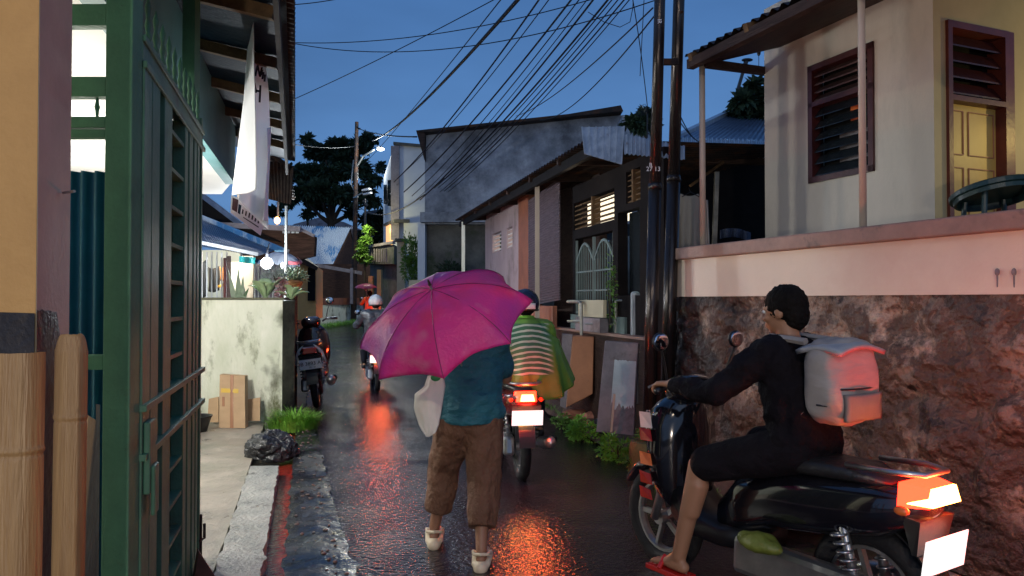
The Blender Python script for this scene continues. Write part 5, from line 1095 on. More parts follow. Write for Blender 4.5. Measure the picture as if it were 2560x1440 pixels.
# ================================================================== MOTORBIKES (local: +Y forward, +X right)
def bike(label, loc, heading, body=m_blackgloss, lit=False, plate=None, rack=False, lean=0, stripes=None, group='motorbikes on the road', headlight=None, sc=1, big=False):
    r_ = thing('motorbike', label, 'motorbike', loc, group, heading); r_.rotation_euler = (0, lean, heading); r_.scale = (sc, sc, sc)
    B = dict(local=True)
    for y in (-.62, .62):
        g = MB(); g.torus((0, y, .285), .235, .05, (1, 0, 0), 36, 10, .85); wb = g.build('wheel', m_tyre, r_, smooth=True, **B)
        g = MB(); g.torus((0, y, .285), .185, .014, (1, 0, 0), 30, 6, 2)
        for k in range(5):
            a = 2*pi*k/5; g.bar((0, y, .285), (0, y+cos(a)*.185, .285+sin(a)*.185), .02, .028)
        g.lathe((-.05, y, .285), [(0, 0), (.04, 0), (.04, .1), (0, .1)], (1, 0, 0), 14); g.build('rim', m_alu, wb, **B)
    # body loft: stations (y, half width, z bottom, z top)
    def loft(st, nm, m_, n=16):
        g = MB(); vs = []
        for (y, w_, zb_, zt_) in st:
            for k in range(n):
                a = 2*pi*k/n; cx, sx = cos(a), sin(a); e_ = .75
                vs.append(V((w_*abs(cx)**e_*(1 if cx > 0 else -1), y, (zb_+zt_)/2+(zt_-zb_)/2*abs(sx)**e_*(1 if sx > 0 else -1))))
        m__ = len(st); fs = [(i*n+k, i*n+(k+1) % n, (i+1)*n+(k+1) % n, (i+1)*n+k) for i in range(m__-1) for k in range(n)]+[tuple(range(n)), tuple((m__-1)*n+k for k in range(n))]
        g.add(vs, fs); return g.build(nm, m_, r_, smooth=True, **B)
    tail = loft([(-.90, .02, .69, .74), (-.86, .09, .62, .76), (-.70, .145, .54, .77), (-.45, .155, .48, .75), (-.2, .14, .44, .73), (0, .13, .36, .68), (.14, .10, .34, .52)], 'tail_fairing', body)
    loft([(-.12, .11, .30, .42), (.1, .15, .27, .40), (.3, .16, .27, .42), (.42, .15, .30, .60)], 'floorboard', m_blackplastic)
    loft([(.36, .06, .34, .96), (.42, .20, .34, 1.0), (.50, .215, .40, .99), (.58, .17, .50, .95), (.66, .08, .62, .86), (.70, .02, .68, .78)], 'front_shield', body)
    loft([(-.74, .06, .74, .78), (-.6, .13, .74, .82), (-.3, .145, .72, .815), (-.05, .13, .70, .79), (.1, .07, .66, .74)], 'seat', m_seat)
    loft([(.28, .02, .50, .56), (.42, .06, .55, .60), (.62, .07, .575, .60), (.80, .06, .52, .56), (.90, .04, .42, .47)], 'front_mudguard', body)
    # rear mudguard and plate
    g = MB(); g.grid(lambda u, v: V(((u-.5)*.13, -.62-.30*sin(.35+v*1.15), .285+.31*cos(.35+v*1.15)+.02)), 4, 8); g.build('rear_mudguard', m_blackplastic, r_, mods=[('SOLIDIFY', {'thickness': .008})], **B)
    g = MB(); g.hexa([(-.10, -.86, .52), (.10, -.86, .52), (.10, -.84, .52), (-.10, -.84, .52), (-.12, -.885, .66), (.12, -.885, .66), (.10, -.8, .66), (-.10, -.8, .66)]); g.build('tail_bracket', m_blackplastic, r_, **B)
    K_ = 1.18 if big else 1; zo = -.035 if big else 0; g = MB(); g.hexa([(x*K_, y, .565+zo+(z-.565)*K_) for x, y, z in [(-.125, -.905, .505), (.125, -.905, .505), (.125, -.900, .505), (-.125, -.900, .505), (-.125, -.925, .625), (.125, -.925, .625), (.125, -.920, .625), (-.125, -.920, .625)]]); pl = g.build('licence_plate', glow('plate_in_lamp_light', (1, .95, .92), .9) if lit else m_plate, r_, **B)
    if plate:
        txt(plate[0], pl, (0, -.9235, .573), .062, m_platetxt, 'plate_number', (radians(90-9.5), 0, 0), True); txt(plate[1], pl, (.02, -.914, .527), .026, m_platetxt, 'plate_date', (radians(90-9.5), 0, 0), True)
    g = MB(); g.hexa([(-.075, -.912, .69), (.075, -.912, .69), (.10, -.80, .68), (-.10, -.80, .68), (-.06, -.905, .755), (.06, -.905, .755), (.09, -.80, .765), (-.09, -.80, .765)]); g.v = [V((p.x*(1.35 if big else 1), p.y, .72+(p.z-.72)*(1.15 if big else 1)+(.025 if big else 0))) for p in g.v]; tl = g.build('tail_light', g_tail if lit else m_redplastic, r_, bevel=.006, **B)
    if lit:
        g = MB(); g.hexa([(-.045, -.918, .705), (.045, -.918, .705), (.045, -.913, .705), (-.045, -.913, .705), (-.035, -.912, .742), (.035, -.912, .742), (.035, -.905, .742), (-.035, -.905, .742)]); g.v = [V((p.x*(2.2 if big else 1.25), p.y-.004, .723+(p.z-.723)*(1.75 if big else 1.35)+(.027 if big else 0))) for p in g.v]
        if big: g.v = [V((p.x*1.22, -.835, p.z)) if i_ % 4 in (2, 3) else p for i_, p in enumerate(g.v)]
        g.build('bulb_glow', g_tailhot, tl, **B)
    for s_ in (-1, 1):
        g = MB(); g.ell((s_*(.165 if big else .125), -.84, .70), .022, .03, .018); g.build('indicator', m_orange if lit else m_white, r_, smooth=True, **B)
    if stripes:
        for s_ in (-1, 1):
            g = MB(); g.grid(lambda u, v: V((s_*(.055+.115*sin(v*1.45))+s_*.012*u, -.905+.16*v*v+.0*u, .79-.24*v+.03*u*sin(v*3)+.05*v*(1-v))), 2, 12); g.build('side_stripe', stripes, r_, mods=[('SOLIDIFY', {'thickness': .006})], **B)
    g = MB(); g.tube([(.12, -.58, .82), (.13, -.78, .83), (.08, -.88, .83), (-.08, -.88, .83), (-.13, -.78, .83), (-.12, -.58, .82)], .012, 8); g.build('grab_rail', m_alu, r_, smooth=True, **B)
    # exhaust right, engine
    g = MB(); g.tube([(.17, -.05, .24), (.19, -.35, .25), (.195, -.42, .27)], .022, 8); g.tube([(.195, -.40, .27), (.20, -.50, .29), (.205, -.78, .34), (.205, -.86, .355)], [.035, .052, .055, .035], 14); ex = g.build('exhaust', m_alu, r_, smooth=True, **B)
    g = MB(); g.tube([(.245, -.50, .31), (.25, -.74, .36)], .03, 10); g.build('heat_shield', m_blackplastic, ex, smooth=True, **B)
    g = MB(); g.hexa([(-.16, -.70, .22), (-.06, -.70, .22), (-.06, .0, .20), (-.16, .0, .20), (-.15, -.66, .38), (-.06, -.66, .38), (-.06, .0, .38), (-.15, .0, .38)]); g.build('engine', m_alu, r_, bevel=.03, **B)
    for s_ in (-1, 1):
        g = MB(); g.tube([(s_*.10, -.62, .285), (s_*.12, -.55, .62)], [.022, .018], 8)
        for k in range(7): g.torus((s_*(.103+.0027*k*2), -.615+.01*k, .33+.033*k), .03, .006, (0, .2, 1), 14, 5)
        g.build('rear_shock', m_alu, r_, smooth=True, **B)
        g = MB(); g.tube([(s_*.075, .62, .285), (s_*.07, .47, .72)], [.024, .026], 8); g.build('fork_leg', m_alu, r_, smooth=True, **B)
        g = MB(); g.tube([(s_*.15, .40, 1.02), (s_*.20, .38, 1.05), (s_*.35, .30, 1.04)], [.013, .015, .017], 8); hb = g.build('handlebar', m_blackplastic, r_, smooth=True, **B)
        g = MB(); g.tube([(s_*.22, .44, 1.06), (s_*.34, .37, 1.055)], .006, 6); g.build('brake_lever', m_alu, hb, **B)
        g = MB(); g.tube([(s_*.20, .38, 1.05), (s_*.24, .36, 1.17), (s_*.27, .35, 1.24)], .006, 6); g.build('mirror_stalk', m_blackplastic, r_, **B)
        g = MB(); g.ell((s_*.28, .35, 1.285), .058, .014, .048, 18, 9); mi = g.build('mirror', m_blackplastic, r_, smooth=True, **B)
        g = MB(); g.ell((s_*.28, .340, 1.285), .050, .006, .041, 18, 9); g.build('mirror_glass', mat('mirror_sky_glass', (.75, .8, .85), None, 3, .03, 0, metal=1), mi, smooth=True, **B)
    loft([(.30, .06, 1.0, 1.08), (.38, .13, .95, 1.10), (.48, .12, .93, 1.09), (.56, .05, .97, 1.04)], 'handlebar_cowl', body)
    g = MB(); g.ell((0, .665, .80), .10, .05, .06); g.build('headlight', m_whiteplastic if not headlight else headlight, r_, smooth=True, **B)
    if big:
        for k_, (z0, z1, m9) in enumerate(((.80, .88, m_whiteplastic), (.73, .79, m_redplastic), (.60, .66, m_orange), (.50, .555, m_redplastic), (.42, .47, m_redplastic))):  # topmost white strip is a bright highlight made as a panel
            for s_ in (-1, 1):
                g = MB(); g.hexa([(s_*.175, .60, z0), (s_*.226, .47, z0+.02), (s_*.228, .47, z0+.02), (s_*.18, .615, z0), (s_*.15, .64, z1), (s_*.222, .49, z1+.02), (s_*.226, .49, z1+.02), (s_*.155, .655, z1)]); g.build('front_panel', m9, r_, **B)
    if lit:
        M_ = Matrix.Translation(loc) @ Euler((0, lean, heading)).to_matrix().to_4x4(); light('tail_light_glow', 'POINT', M_ @ V((0, -1.02, .72)), lit*(.8 if big else .6), (1, .03, .012), .05)
    return r_
def LOC(px, py_ground, Y): return V((P(px, 750, Y).x, Y, gz(Y)))
bike('black parked scooter with white number plate, standing beside the mossy wall corner', V((-2.86, 10.7, 0)), radians(13), m_blackgloss, False, ('DB 3893 AV', '09 - 27'), lean=radians(-7), stripes=m_whiteplastic, sc=1.14)
hb_ = radians(9)
bike('motorbike carrying the orange and the green raincoat riders, brake light lit', V((-.02, 6.62, 0)), hb_, mat('dark_red_gloss', (.18, .012, .012), (.1, .01, .01), 4, .15, 0, coat=.5), 22, None, headlight=None)
hr_ = atan2(.52, .854)
RB = V((1.65, 2.78, 0))+V((-.52, .854, 0))*.9
bike('nearest motorbike, black with red panels and glowing brake light, passing on the right', RB, hr_, m_blackgloss, 42, None, big=True)
bike('motorbike of the silver helmet rider, hidden behind the magenta umbrella', V((-2.34, 12.3, 0)), radians(14), m_blackgloss, 30, None)
bike('farthest motorbike, orange lit, carrying the rider under the small pink umbrella', V((P(912, 750, 26).x, 26.9, gz(26))), radians(12), m_redplastic, 40, None)

# ================================================================== PEOPLE
RM = lambda v=.011, it=5: [('REMESH', {'mode': 'VOXEL', 'voxel_size': v, 'use_smooth_shade': True}), ('SMOOTH', {'factor': .5, 'iterations': it})]
def hand(g, wr, d, pn, side, curl=.9, s=1.0):
    """palm + four fingers + thumb; d along the hand, pn palm normal (fingers curl toward it)"""
    d = V(d).normalized(); pn = V(pn); pn = (pn-d*pn.dot(d)).normalized(); x = d.cross(pn)*side
    for k in (-1.2, -.4, .4, 1.2): g.cap(V(wr), .017*s, V(wr)+d*.075*s+x*.019*k*s, .0135*s, 10)
    for k, ln in ((-1.5, .062), (-.5, .075), (.5, .080), (1.5, .070)):
        p = V(wr)+d*.082*s+x*.0185*k*s; a = .15; rad = .0088*s
        for seg, l_ in enumerate((.45, .32, .23)):
            a += curl*(.35 if seg == 0 else .75); q = p+(d*cos(a)+pn*sin(a))*ln*l_*s; g.cap(p, rad, q, rad*.93, 8); p = q; rad *= .93
    p = V(wr)+d*.02*s+x*.028*s; q = p+(d*.6+x*.75+pn*.35).normalized()*.035*s; g.cap(p, .0125*s, q, .011*s, 8); t = q+(d*.8+pn*(.5+curl*.3)-x*.1).normalized()*.028*s; g.cap(q, .010*s, t, .0085*s, 8)
def head(g, c, f, s=1.0):
    """c = head centre, f = facing direction (unit, horizontal-ish)"""
    f = V(f).normalized(); r_ = f.cross(V((0, 0, 1))).normalized(); u = r_.cross(f); R_ = Matrix((r_, f, u)).transposed(); c = V(c)
    E_ = lambda x, y, z, a, b, c2: g.ell(c+R_ @ V((x, y, z))*s, a*s, b*s, c2*s, 14, 9, R_)
    E_(0, -.008, .02, .076, .094, .092); E_(0, .018, -.045, .056, .066, .062); E_(0, .05, -.092, .026, .024, .02)
    E_(0, .089, -.012, .012, .016, .022); E_(0, .094, -.027, .016, .014, .010); E_(0, .078, -.058, .024, .014, .008); E_(0, .076, -.068, .020, .013, .008)
    for k in (-1, 1): E_(k*.077, -.005, -.008, .010, .020, .031); E_(k*.030, .078, .018, .016, .009, .007); E_(k*.036, .068, -.028, .02, .018, .018)
    return R_
def faceparts(par, c, f, R_, s=1.0):
    c = V(c)
    for k in (-1, 1):
        g = MB(); g.ell(c+R_ @ V((k*.030, .079, .004))*s, .013*s, .008*s, .009*s, 12, 8, R_); e_ = g.build('eye', m_whiteplastic, par, smooth=True, local=True)
        g = MB(); g.ell(c+R_ @ V((k*.030, .0855, .004))*s, .005*s, .004*s, .005*s, 8, 6, R_); g.build('iris', m_hair, e_, smooth=True, local=True)
tx3 = bpy.data.textures.new('hair_locks', 'CLOUDS'); tx3.noise_scale = .018
def hair(par, c, R_, s=1.0, m_=None, bun=False):
    g = MB(); c = V(c)
    g.ell(c+R_ @ V((0, -.018, .032))*s, .087*s, .098*s, .093*s, 18, 12, R_)
    g.ell(c+R_ @ V((0, -.055, -.02))*s, .074*s, .058*s, .075*s, 16, 10, R_)
    if bun: g.ell(c+R_ @ V((0, -.12, .0))*s, .04*s, .035*s, .04*s, 12, 8, R_)
    return g.build('hair', m_ or m_hair, par, local=True, mods=RM(.006, 2)+[('DISPLACE', {'texture': tx3, 'strength': .014, 'mid_level': .4})])
def helmet(par, c, R_, m_, s=1.0, band=None, visor=True):
    c = V(c); g = MB(); g.ell(c+R_ @ V((0, -.012, .02))*s, .122*s, .138*s, .125*s, 26, 14, R_, 0, 2.05)
    h = g.build('helmet', m_, par, smooth=True, local=True, mods=[('SOLIDIFY', {'thickness': .012})])
    g = MB(); n = 26
    pts = [c+R_ @ V((cos(2*pi*i/n)*.110*s, -.012*s+sin(2*pi*i/n)*.124*s, .02*s-.062*s)) for i in range(n+1)]; g.tube(pts, .009*s, 6, False); g.build('helmet_rim', m_blackplastic, h, smooth=True, local=True)
    if visor:
        g = MB(); g.grid(lambda u, v: c+R_ @ V((cos(pi*(.12+.76*u))*.126*s, sin(pi*(.12+.76*u))*.142*s-.012*s, (.06-.11*v)*s)), 16, 5); g.build('visor', m_glass, h, smooth=True, local=True, mods=[('SOLIDIFY', {'thickness': .004})])
    if band:
        g = MB(); g.grid(lambda u, v: c+R_ @ V((cos(pi*(1.32+.36*u))*.1275*s, sin(pi*(1.32+.36*u))*.1435*s-.012*s, (.012-.05*v)*s)), 12, 3); g.build('rear_band', band, h, smooth=True, local=True, mods=[('SOLIDIFY', {'thickness': .006})])
    return h
def limb(g, J, R__, n=14):
    for i in range(len(J)-1): g.cap(J[i], R__[i], J[i+1], R__[i+1], n)
def foot(g, an, f, s=1.0, r0=.033):
    an = V(an); f = V(f).normalized(); sd = f.cross(V((0, 0, 1))).normalized()
    g.cap(an-f*.03*s+V((0, 0, -.045*s)), .03*s, an+f*.06*s+V((0, 0, -.045*s)), .032*s)
    g.cap(an, r0*s, an+f*.08*s+V((0, 0, -.05*s)), .026*s)
    for k in (-1, 0, 1): g.cap(an+f*.07*s+V((0, 0, -.05*s)), .022*s, an+f*.145*s+sd*k*.024*s+V((0, 0, -.058*s)), .016*s)
    for k in (-2, -1, 0, 1, 2): g.cap(an+f*.145*s+sd*k*.015*s+V((0, 0, -.062*s)), .010*s, an+f*(.175-.006*abs(k+1))*s+sd*k*.016*s+V((0, 0, -.065*s)), .0085*s, 8)
def torso(g, pel, chest, neck, shL, shR, hipL, hipR, k=1.0, fat=0.0):
    pel, chest, neck, shL, shR, hipL, hipR = map(V, (pel, chest, neck, shL, shR, hipL, hipR))
    sd = (shR-shL).normalized(); f = .0+fat
    g.cap(hipL, .095*k+f, hipR, .095*k+f); g.cap(pel-sd*.05, .11*k+f, chest-sd*.06, .11*k+f); g.cap(pel+sd*.05, .11*k+f, chest+sd*.06, .11*k+f)
    g.cap(chest-sd*.05, .11*k+f, shL+(shR-shL)*.18, .07*k+f); g.cap(chest+sd*.05, .11*k+f, shR-(shR-shL)*.18, .07*k+f); g.cap(shL, .058*k+f, shR, .058*k+f); g.cap(chest, .11*k+f, neck, .06*k)
# ---- walking woman (world axes; facing +Y)
WL = V((-.245, 4.22, 0))
w_ = thing('person', 'woman walking away in a teal shirt and rolled brown trousers under the magenta umbrella', 'person', WL)
J = dict(pel=(0, 0, .84), chest=(.0, .03, 1.10), neck=(-.01, .05, 1.29), shL=(-.155, .04, 1.23), shR=(.155, .04, 1.24), hipL=(-.075, 0, .80), hipR=(.075, 0, .80),
         knL=(-.155, .14, .46), anL=(-.225, .16, .13), knR=(.075, -.03, .45), anR=(.075, -.20, .12), hd=(-.01, .09, 1.44), elR=(.21, .13, 1.03), wrR=(.02, .27, 1.06), elL=(-.22, .12, 1.03), wrL=(-.20, .30, 1.06))
g = MB(); torso(g, J['pel'], J['chest'], J['neck'], J['shL'], J['shR'], J['hipL'], J['hipR'], 1.0)
g.cap(J['neck'], .05, J['hd'], .05); 
limb(g, [J['hipL'], J['knL'], J['anL']], [.085, .052, .033]); limb(g, [J['hipR'], J['knR'], J['anR']], [.085, .052, .033])
for s_, k_, a_ in ((-1, 'knL', 'anL'), (1, 'knR', 'anR')): kn = V(J[k_]); an = V(J[a_]); g.cap(kn+(an-kn)*.2+V((0, -.012, 0)), .055, kn+(an-kn)*.5+V((0, -.01, 0)), .046)
limb(g, [J['shR'], J['elR'], J['wrR']], [.05, .038, .026]); limb(g, [J['shL'], J['elL'], J['wrL']], [.05, .038, .026])
foot(g, J['anL'], (-.05, 1, .05), 1.0); foot(g, J['anR'], (.05, 1, .0), 1.0)
hand(g, J['wrL'], (.1, .5, .8), (1, 0, 0), 1, 1.3); hand(g, J['wrR'], (-.5, .6, .5), (-.3, -.2, -.9), -1, 1.2)
R_ = head(g, J['hd'], (0, 1, -.05)); body = g.build('body', m_skin, w_, local=True, mods=RM(.008, 3)); faceparts(w_, J['hd'], (0, 1, 0), R_); hair(w_, J['hd'], R_, bun=True)
g = MB(); torso(g, V(J['pel'])+V((0, 0, .06)), J['chest'], V(J['neck'])-V((0, 0, .04)), J['shL'], J['shR'], V(J['hipL'])+V((-.01, 0, .05)), V(J['hipR'])+V((.01, 0, .05)), 1.0, .028)
g.lathe((0, -.005, .80), [(.0, -.012), (.172, -.0121), (.172, -.012), (.178, .0), (.176, .06), (.170, .16), (.15, .24), (.05, .26)], n=28); g.v[-28*8:] = [V((p.x*1.0, (p.y+.005)*.90-.005, p.z)) for p in g.v[-28*8:]]
limb(g, [J['shR'], V(J['shR'])*.3+V(J['elR'])*.7], [.075, .068]); limb(g, [J['shL'], V(J['shL'])*.3+V(J['elL'])*.7], [.075, .068])
tx = bpy.data.textures.new('cloth_folds', 'CLOUDS'); tx.noise_scale = .12; tx.noise_depth = 3
o = g.build('shirt', m_tealshirt, w_, local=True, mods=RM(.012, 8)+[('DISPLACE', {'texture': tx, 'strength': .032, 'mid_level': .5})])
g = MB(); g.cap((-.075, 0, .83), .118, (.075, 0, .83), .118); g.cap((-.06, -.03, .80), .10, (.06, -.03, .80), .10)
for s_, kk, aa in ((-1, V(J['knL']), V(J['anL'])), (1, V(J['knR']), V(J['anR']))):
    lo = kk*.30+aa*.70; g.tube([V((s_*.085, -.01, .86)), V((s_*.085, -.01, .78)), V((s_*.085, -.01, .76))*.5+(kk+V((0, -.01, .06)))*.5, kk+V((s_*.008, -.01, .04)), kk*.75+aa*.25+V((s_*.005, -.008, 0)), lo+V((0, -.004, 0))], [.10, .118, .112, .10, .096, .084], 20)
g.build('trousers', m_brownpants, w_, local=True, mods=RM(.011, 7)+[('DISPLACE', {'texture': tx, 'strength': .030, 'mid_level': .5})])
for a_, k_, f in ((J['knL'], J['anL'], 1), (J['knR'], J['anR'], 1)):
    a_, k_ = k_, a_
    p = V(a_)*.45+V(k_)*.55; g = MB(); d = (V(k_)-V(a_)).normalized(); g.torus(V(k_)*.70+V(a_)*.30, .066, .010, d, 26, 8); g.build('trouser_cuff', m_brownpants, w_, local=True, smooth=True)
for an, f in ((J['anL'], V((-.05, 1, .05))), (J['anR'], V((.05, 1, 0)))):
    an = V(an); f.normalize(); sd = f.cross(V((0, 0, 1))).normalized(); g = MB()
    g.cap(an-f*.045+V((0, 0, -.088)), .042, an+f*.12+V((0, 0, -.085)), .05); g.cap(an+f*.08+V((0, 0, -.062)), .048, an+f*.14+V((0, 0, -.07)), .042)
    for k in (-1, 1): g.cap(an-f*.03+sd*k*.035+V((0, 0, -.075)), .018, an+f*.07+sd*k*.04+V((0, 0, -.055)), .02)
    g.tube([an+f*.05+sd*.050+V((0, 0, -.03)), an-f*.03+sd*.040+V((0, 0, -.02)), an-f*.062+V((0, 0, -.012)), an-f*.03-sd*.040+V((0, 0, -.02)), an+f*.05-sd*.050+V((0, 0, -.03))], .011, 8)
    g.build('clog', m_clog, w_, local=True, mods=RM(.006, 3))
# tote bag
r = thing('tote_bag', 'white cloth tote bag with a green inner edge, at the left side of the woman', 'bag', P(1068, 1092, 4.15))
g = MB()
T = [(940, 1070, 1108), (965, 1062, 1112), (985, 1036, 1110), (1020, 1034, 1104), (1060, 1046, 1098), (1083, 1060, 1088), (1092, 1066, 1072)]
def tb(sgn):
    def f(u, v):
        py = 940+152*v
        for (a0, l0, r0_), (a1, l1, r1_) in zip(T, T[1:]):
            if py <= a1+1e-6: t = (py-a0)/(a1-a0); x0 = l0+(l1-l0)*t; x1 = r0_+(r1_-r0_)*t; break
        return P(x0+(x1-x0)*u, py, 4.0)+V((0, sgn*.035*sin(u*pi)*sin(min(1, .15+v*.9)*pi)+.008*NS(u*5, v*5, 1), 0))
    return f
g.grid(tb(-1), 20, 30); g.grid(tb(1), 20, 30); g.build('pouch', m_tote, r, smooth=True, mods=[('DISPLACE', {'texture': bpy.data.textures.new('bag_folds', 'CLOUDS'), 'strength': .02, 'mid_level': .5}), ('SOLIDIFY', {'thickness': .003})], weld=True)
g = MB(); g.tube([P(1074, 945, 4.0), P(1086, 900, 4.05), P(1096, 850, 4.2), P(1108, 900, 4.05), P(1106, 945, 4.0)], .01, 6); g.build('handle', m_tote, r)
g = MB(); g.ell(P(1089, 944, 3.975), .028, .012, .02); g.build('green_edge', m_totegreen, r)
# umbrella
m_seam = mat('plum_seam_thread', (.30, .02, .13), None, 3, .5, 0)
def umbrella(label, apex, up, rad, depth, cloth, shaft, spin=0, scall=.07):
    up = V(up).normalized(); r_ = thing('umbrella', label, 'umbrella', apex); x, y = perp(up); apex = V(apex); N = 8
    def ribp(a, t): return apex+(x*cos(a)+y*sin(a))*rad*sin(t*1.22)/sin(1.22)-up*depth*(1-cos(t*1.22))/(1-cos(1.22))
    def f(u, v):
        a = spin+2*pi*u; k = (u*N) % 1; k = 4*k*(1-k); p = ribp(a, v)
        m1 = V(ribp(spin+2*pi*(math.floor(u*N))/N, v)); m2 = V(ribp(spin+2*pi*(math.floor(u*N)+1)/N, v)); kk = (u*N) % 1; ch = m1*(1-kk)+m2*kk
        p = ch*.75+p*.25; p += (apex-up*depth*.4-p)*scall*k*v*v*1.4
        p += up*.014*k*sin(v*9+a*3)*v + up*.008*NS(u*25, v*6, 1)
        return p
    g = MB(); g.grid(f, 96, 22); g.build('canopy', cloth, r_, smooth=True, weld=True, mods=[('SOLIDIFY', {'thickness': .0015})])
    for k in range(N):
        a = spin+2*pi*k/N; g = MB(); g.tube([ribp(a, t/8)-up*.008 for t in range(9)], .003, 5); g.tube([ribp(a, .5)-up*.008, apex-up*shaft*.45], .0025, 5); g.build('rib', m_galv, r_)
        g = MB(); g.tube([ribp(a, t/10)+up*.0025 for t in range(11)], .0022, 5); g.build('seam', m_seam, r_)
    g = MB(); g.tube([apex+up*.05, apex-up*(shaft-.1)], .006, 8); g.build('shaft', m_galv, r_)
    g = MB(); e_ = apex-up*shaft; g.tube([e_+up*.11, e_, e_-up*.02+x*.02], .013, 10); g.build('handle', m_blackplastic, r_, smooth=True)
    g = MB(); g.tube([apex+up*.03, apex+up*.065], [.010, .004], 8); g.build('tip', m_blackplastic, r_)
    return r_
umbrella('large wet magenta umbrella with purple and pale patches held over the walking woman', (-.43, 3.86, 1.555), (-.27, -.50, .82), .50, .235, m_umb, .72, .3)
# ---- riders (local frames shared with the bikes)
tx2 = bpy.data.textures.new('jacket_folds', 'CLOUDS'); tx2.noise_scale = .07; tx2.noise_depth = 2
def rider(label, loc, heading, py, spec, s=1.0, lean=12):
    r_ = thing('person', label, 'person', loc, None, heading); L_ = radians(lean); b = V((0, py, .84)); k = s
    def up(h, x=0, yy=0): return b+V((x, sin(L_)*h+yy, cos(L_)*h))
    J = dict(pel=b, chest=up(.27*k), neck=up(.47*k), shL=up(.42*k, -.175*k), shR=up(.42*k, .175*k), hipL=b+V((-.08, 0, -.01)), hipR=b+V((.08, 0, -.01)))
    J['hd'] = J['neck']+V((0, .035, .145*k)); hy = spec.get('hand_y', .32); hz_ = spec.get('hand_z', 1.08); hx = spec.get('hand_x', .30)
    J['wrL'] = V((-hx, hy-.07, hz_)); J['wrR'] = V((hx, hy-.07, hz_)); J['elL'] = (J['shL']+J['wrL'])/2+V((-.07, -.06, -.10)); J['elR'] = (J['shR']+J['wrR'])/2+V((.07, -.06, -.10))
    fy = spec.get('foot_y', .28); fz_ = spec.get('foot_z', .42); kx = spec.get('knee_x', .17)
    J['knL'] = V((-kx, py+.42, .76)); J['knR'] = V((kx, py+.42, .76)); J['anL'] = V((-.17-spec.get('splay', 0), fy, fz_)); J['anR'] = V((.17, fy, fz_))
    if 'over' in spec: J.update({a_: V(v_) for a_, v_ in spec['over'].items()})
    skin = spec.get('skin', m_skin2); hi = spec.get('hi', False); vs = .008 if hi else .012
    g = MB(); torso(g, J['pel'], J['chest'], J['neck'], J['shL'], J['shR'], J['hipL'], J['hipR'], .95*k); g.cap(J['neck'], .052, J['hd'], .05)
    for S in 'LR':
        limb(g, [J['hip'+S], J['kn'+S], J['an'+S]], [.085, .055, .036]); kn, an = J['kn'+S], J['an'+S]; g.cap(kn+(an-kn)*.2+V((0, -.015, 0)), .055, kn+(an-kn)*.5+V((0, -.012, 0)), .046)
        limb(g, [J['sh'+S], J['el'+S], J['wr'+S]], [.052, .040, .027]); foot(g, an, (0, 1, 0)); hand(g, J['wr'+S], (0, 1, -.05), (0, 0, -1), 1 if S == 'R' else -1, 1.1)
    fdir = V(spec.get('face', (0, 1, -.05))); R_ = head(g, J['hd'], fdir); g.build('body', skin, r_, local=True, mods=RM(vs, 3)); faceparts(r_, J['hd'], fdir, R_)
    hair(r_, J['hd'], R_)
    if spec.get('helmet'): helmet(r_, J['hd'], R_, *spec['helmet'])
    g = MB(); torso(g, J['pel']+V((0, 0, .03)), J['chest'], J['neck']-V((0, 0, .03)), J['shL'], J['shR'], J['hipL']+V((0, 0, .05)), J['hipR']+V((0, 0, .05)), .95*k, spec.get('fat', .025)); sl = spec.get('sleeve', .95)
    for S in 'LR':
        if sl > .5: limb(g, [J['sh'+S], J['el'+S], J['el'+S]+(J['wr'+S]-J['el'+S])*(sl*2-1)], [.078, .062, .044])
        else: limb(g, [J['sh'+S], J['sh'+S]+(J['el'+S]-J['sh'+S])*sl*2], [.078, .066])
    g.build('jacket', spec['top'], r_, local=True, mods=RM(.012, 4)+[('DISPLACE', {'texture': tx2, 'strength': .034, 'mid_level': .5})])
    g = MB(); g.cap(J['hipL'], .115, J['hipR'], .115); pl = spec.get('leg', .95)
    for S in 'LR':
        if pl > .5: limb(g, [J['hip'+S], J['kn'+S], J['kn'+S]+(J['an'+S]-J['kn'+S])*(pl*2-1)], [.11, .078, .056])
        else: limb(g, [J['hip'+S], J['hip'+S]+(J['kn'+S]-J['hip'+S])*pl*2], [.112, .09])
    g.build('trousers', spec['bottom'], r_, local=True, mods=RM(.013, 5)+[('DISPLACE', {'texture': tx, 'strength': .014, 'mid_level': .5})])
    for S in 'LR':
        an = J['an'+S]; g = MB(); g.cap(an+V((0, -.04, -.075)), .04, an+V((0, .12, -.08)), .046)
        if spec.get('shoe') == 'sandal':
            g = MB(); g.hexa([an+V(q) for q in ((-.045, -.07, -.10), (.045, -.07, -.10), (.05, .19, -.105), (-.05, .19, -.105), (-.045, -.07, -.075), (.045, -.07, -.075), (.05, .19, -.08), (-.05, .19, -.08))]); g.tube([an+V((-.05, .09, -.08)), an+V((0, .10, -.03)), an+V((.05, .09, -.08))], .014, 8); g.build('sandal', spec['shoem'], r_, local=True, bevel=.01)
        else:
            g.cap(an, .045, an+V((0, .02, -.06)), .042); g.build('shoe', spec.get('shoem', m_blackplastic), r_, local=True, mods=RM(.008, 3))
    return r_, J, R_
rider('front rider in an orange raincoat and grey helmet, mostly hidden behind the green raincoat', V((-.17, 6.70, 0)), hb_, .02, dict(top=m_orange, bottom=m_jeans, helmet=(m_greyhelm,), hi=False), 1.0, 10)
r_, J, R_ = rider('pillion passenger in a green raincoat over a white striped shirt, with a navy helmet', V((.06, 6.62, 0)), hb_, -.42, dict(top=m_poncho, bottom=m_jeans, helmet=(m_navy, 1.0, m_whiteplastic), hand_y=-.12, hand_z=.95, hand_x=.20, foot_y=-.12, foot_z=.38, skin=m_skin2), 1.0, 5)
g = MB()
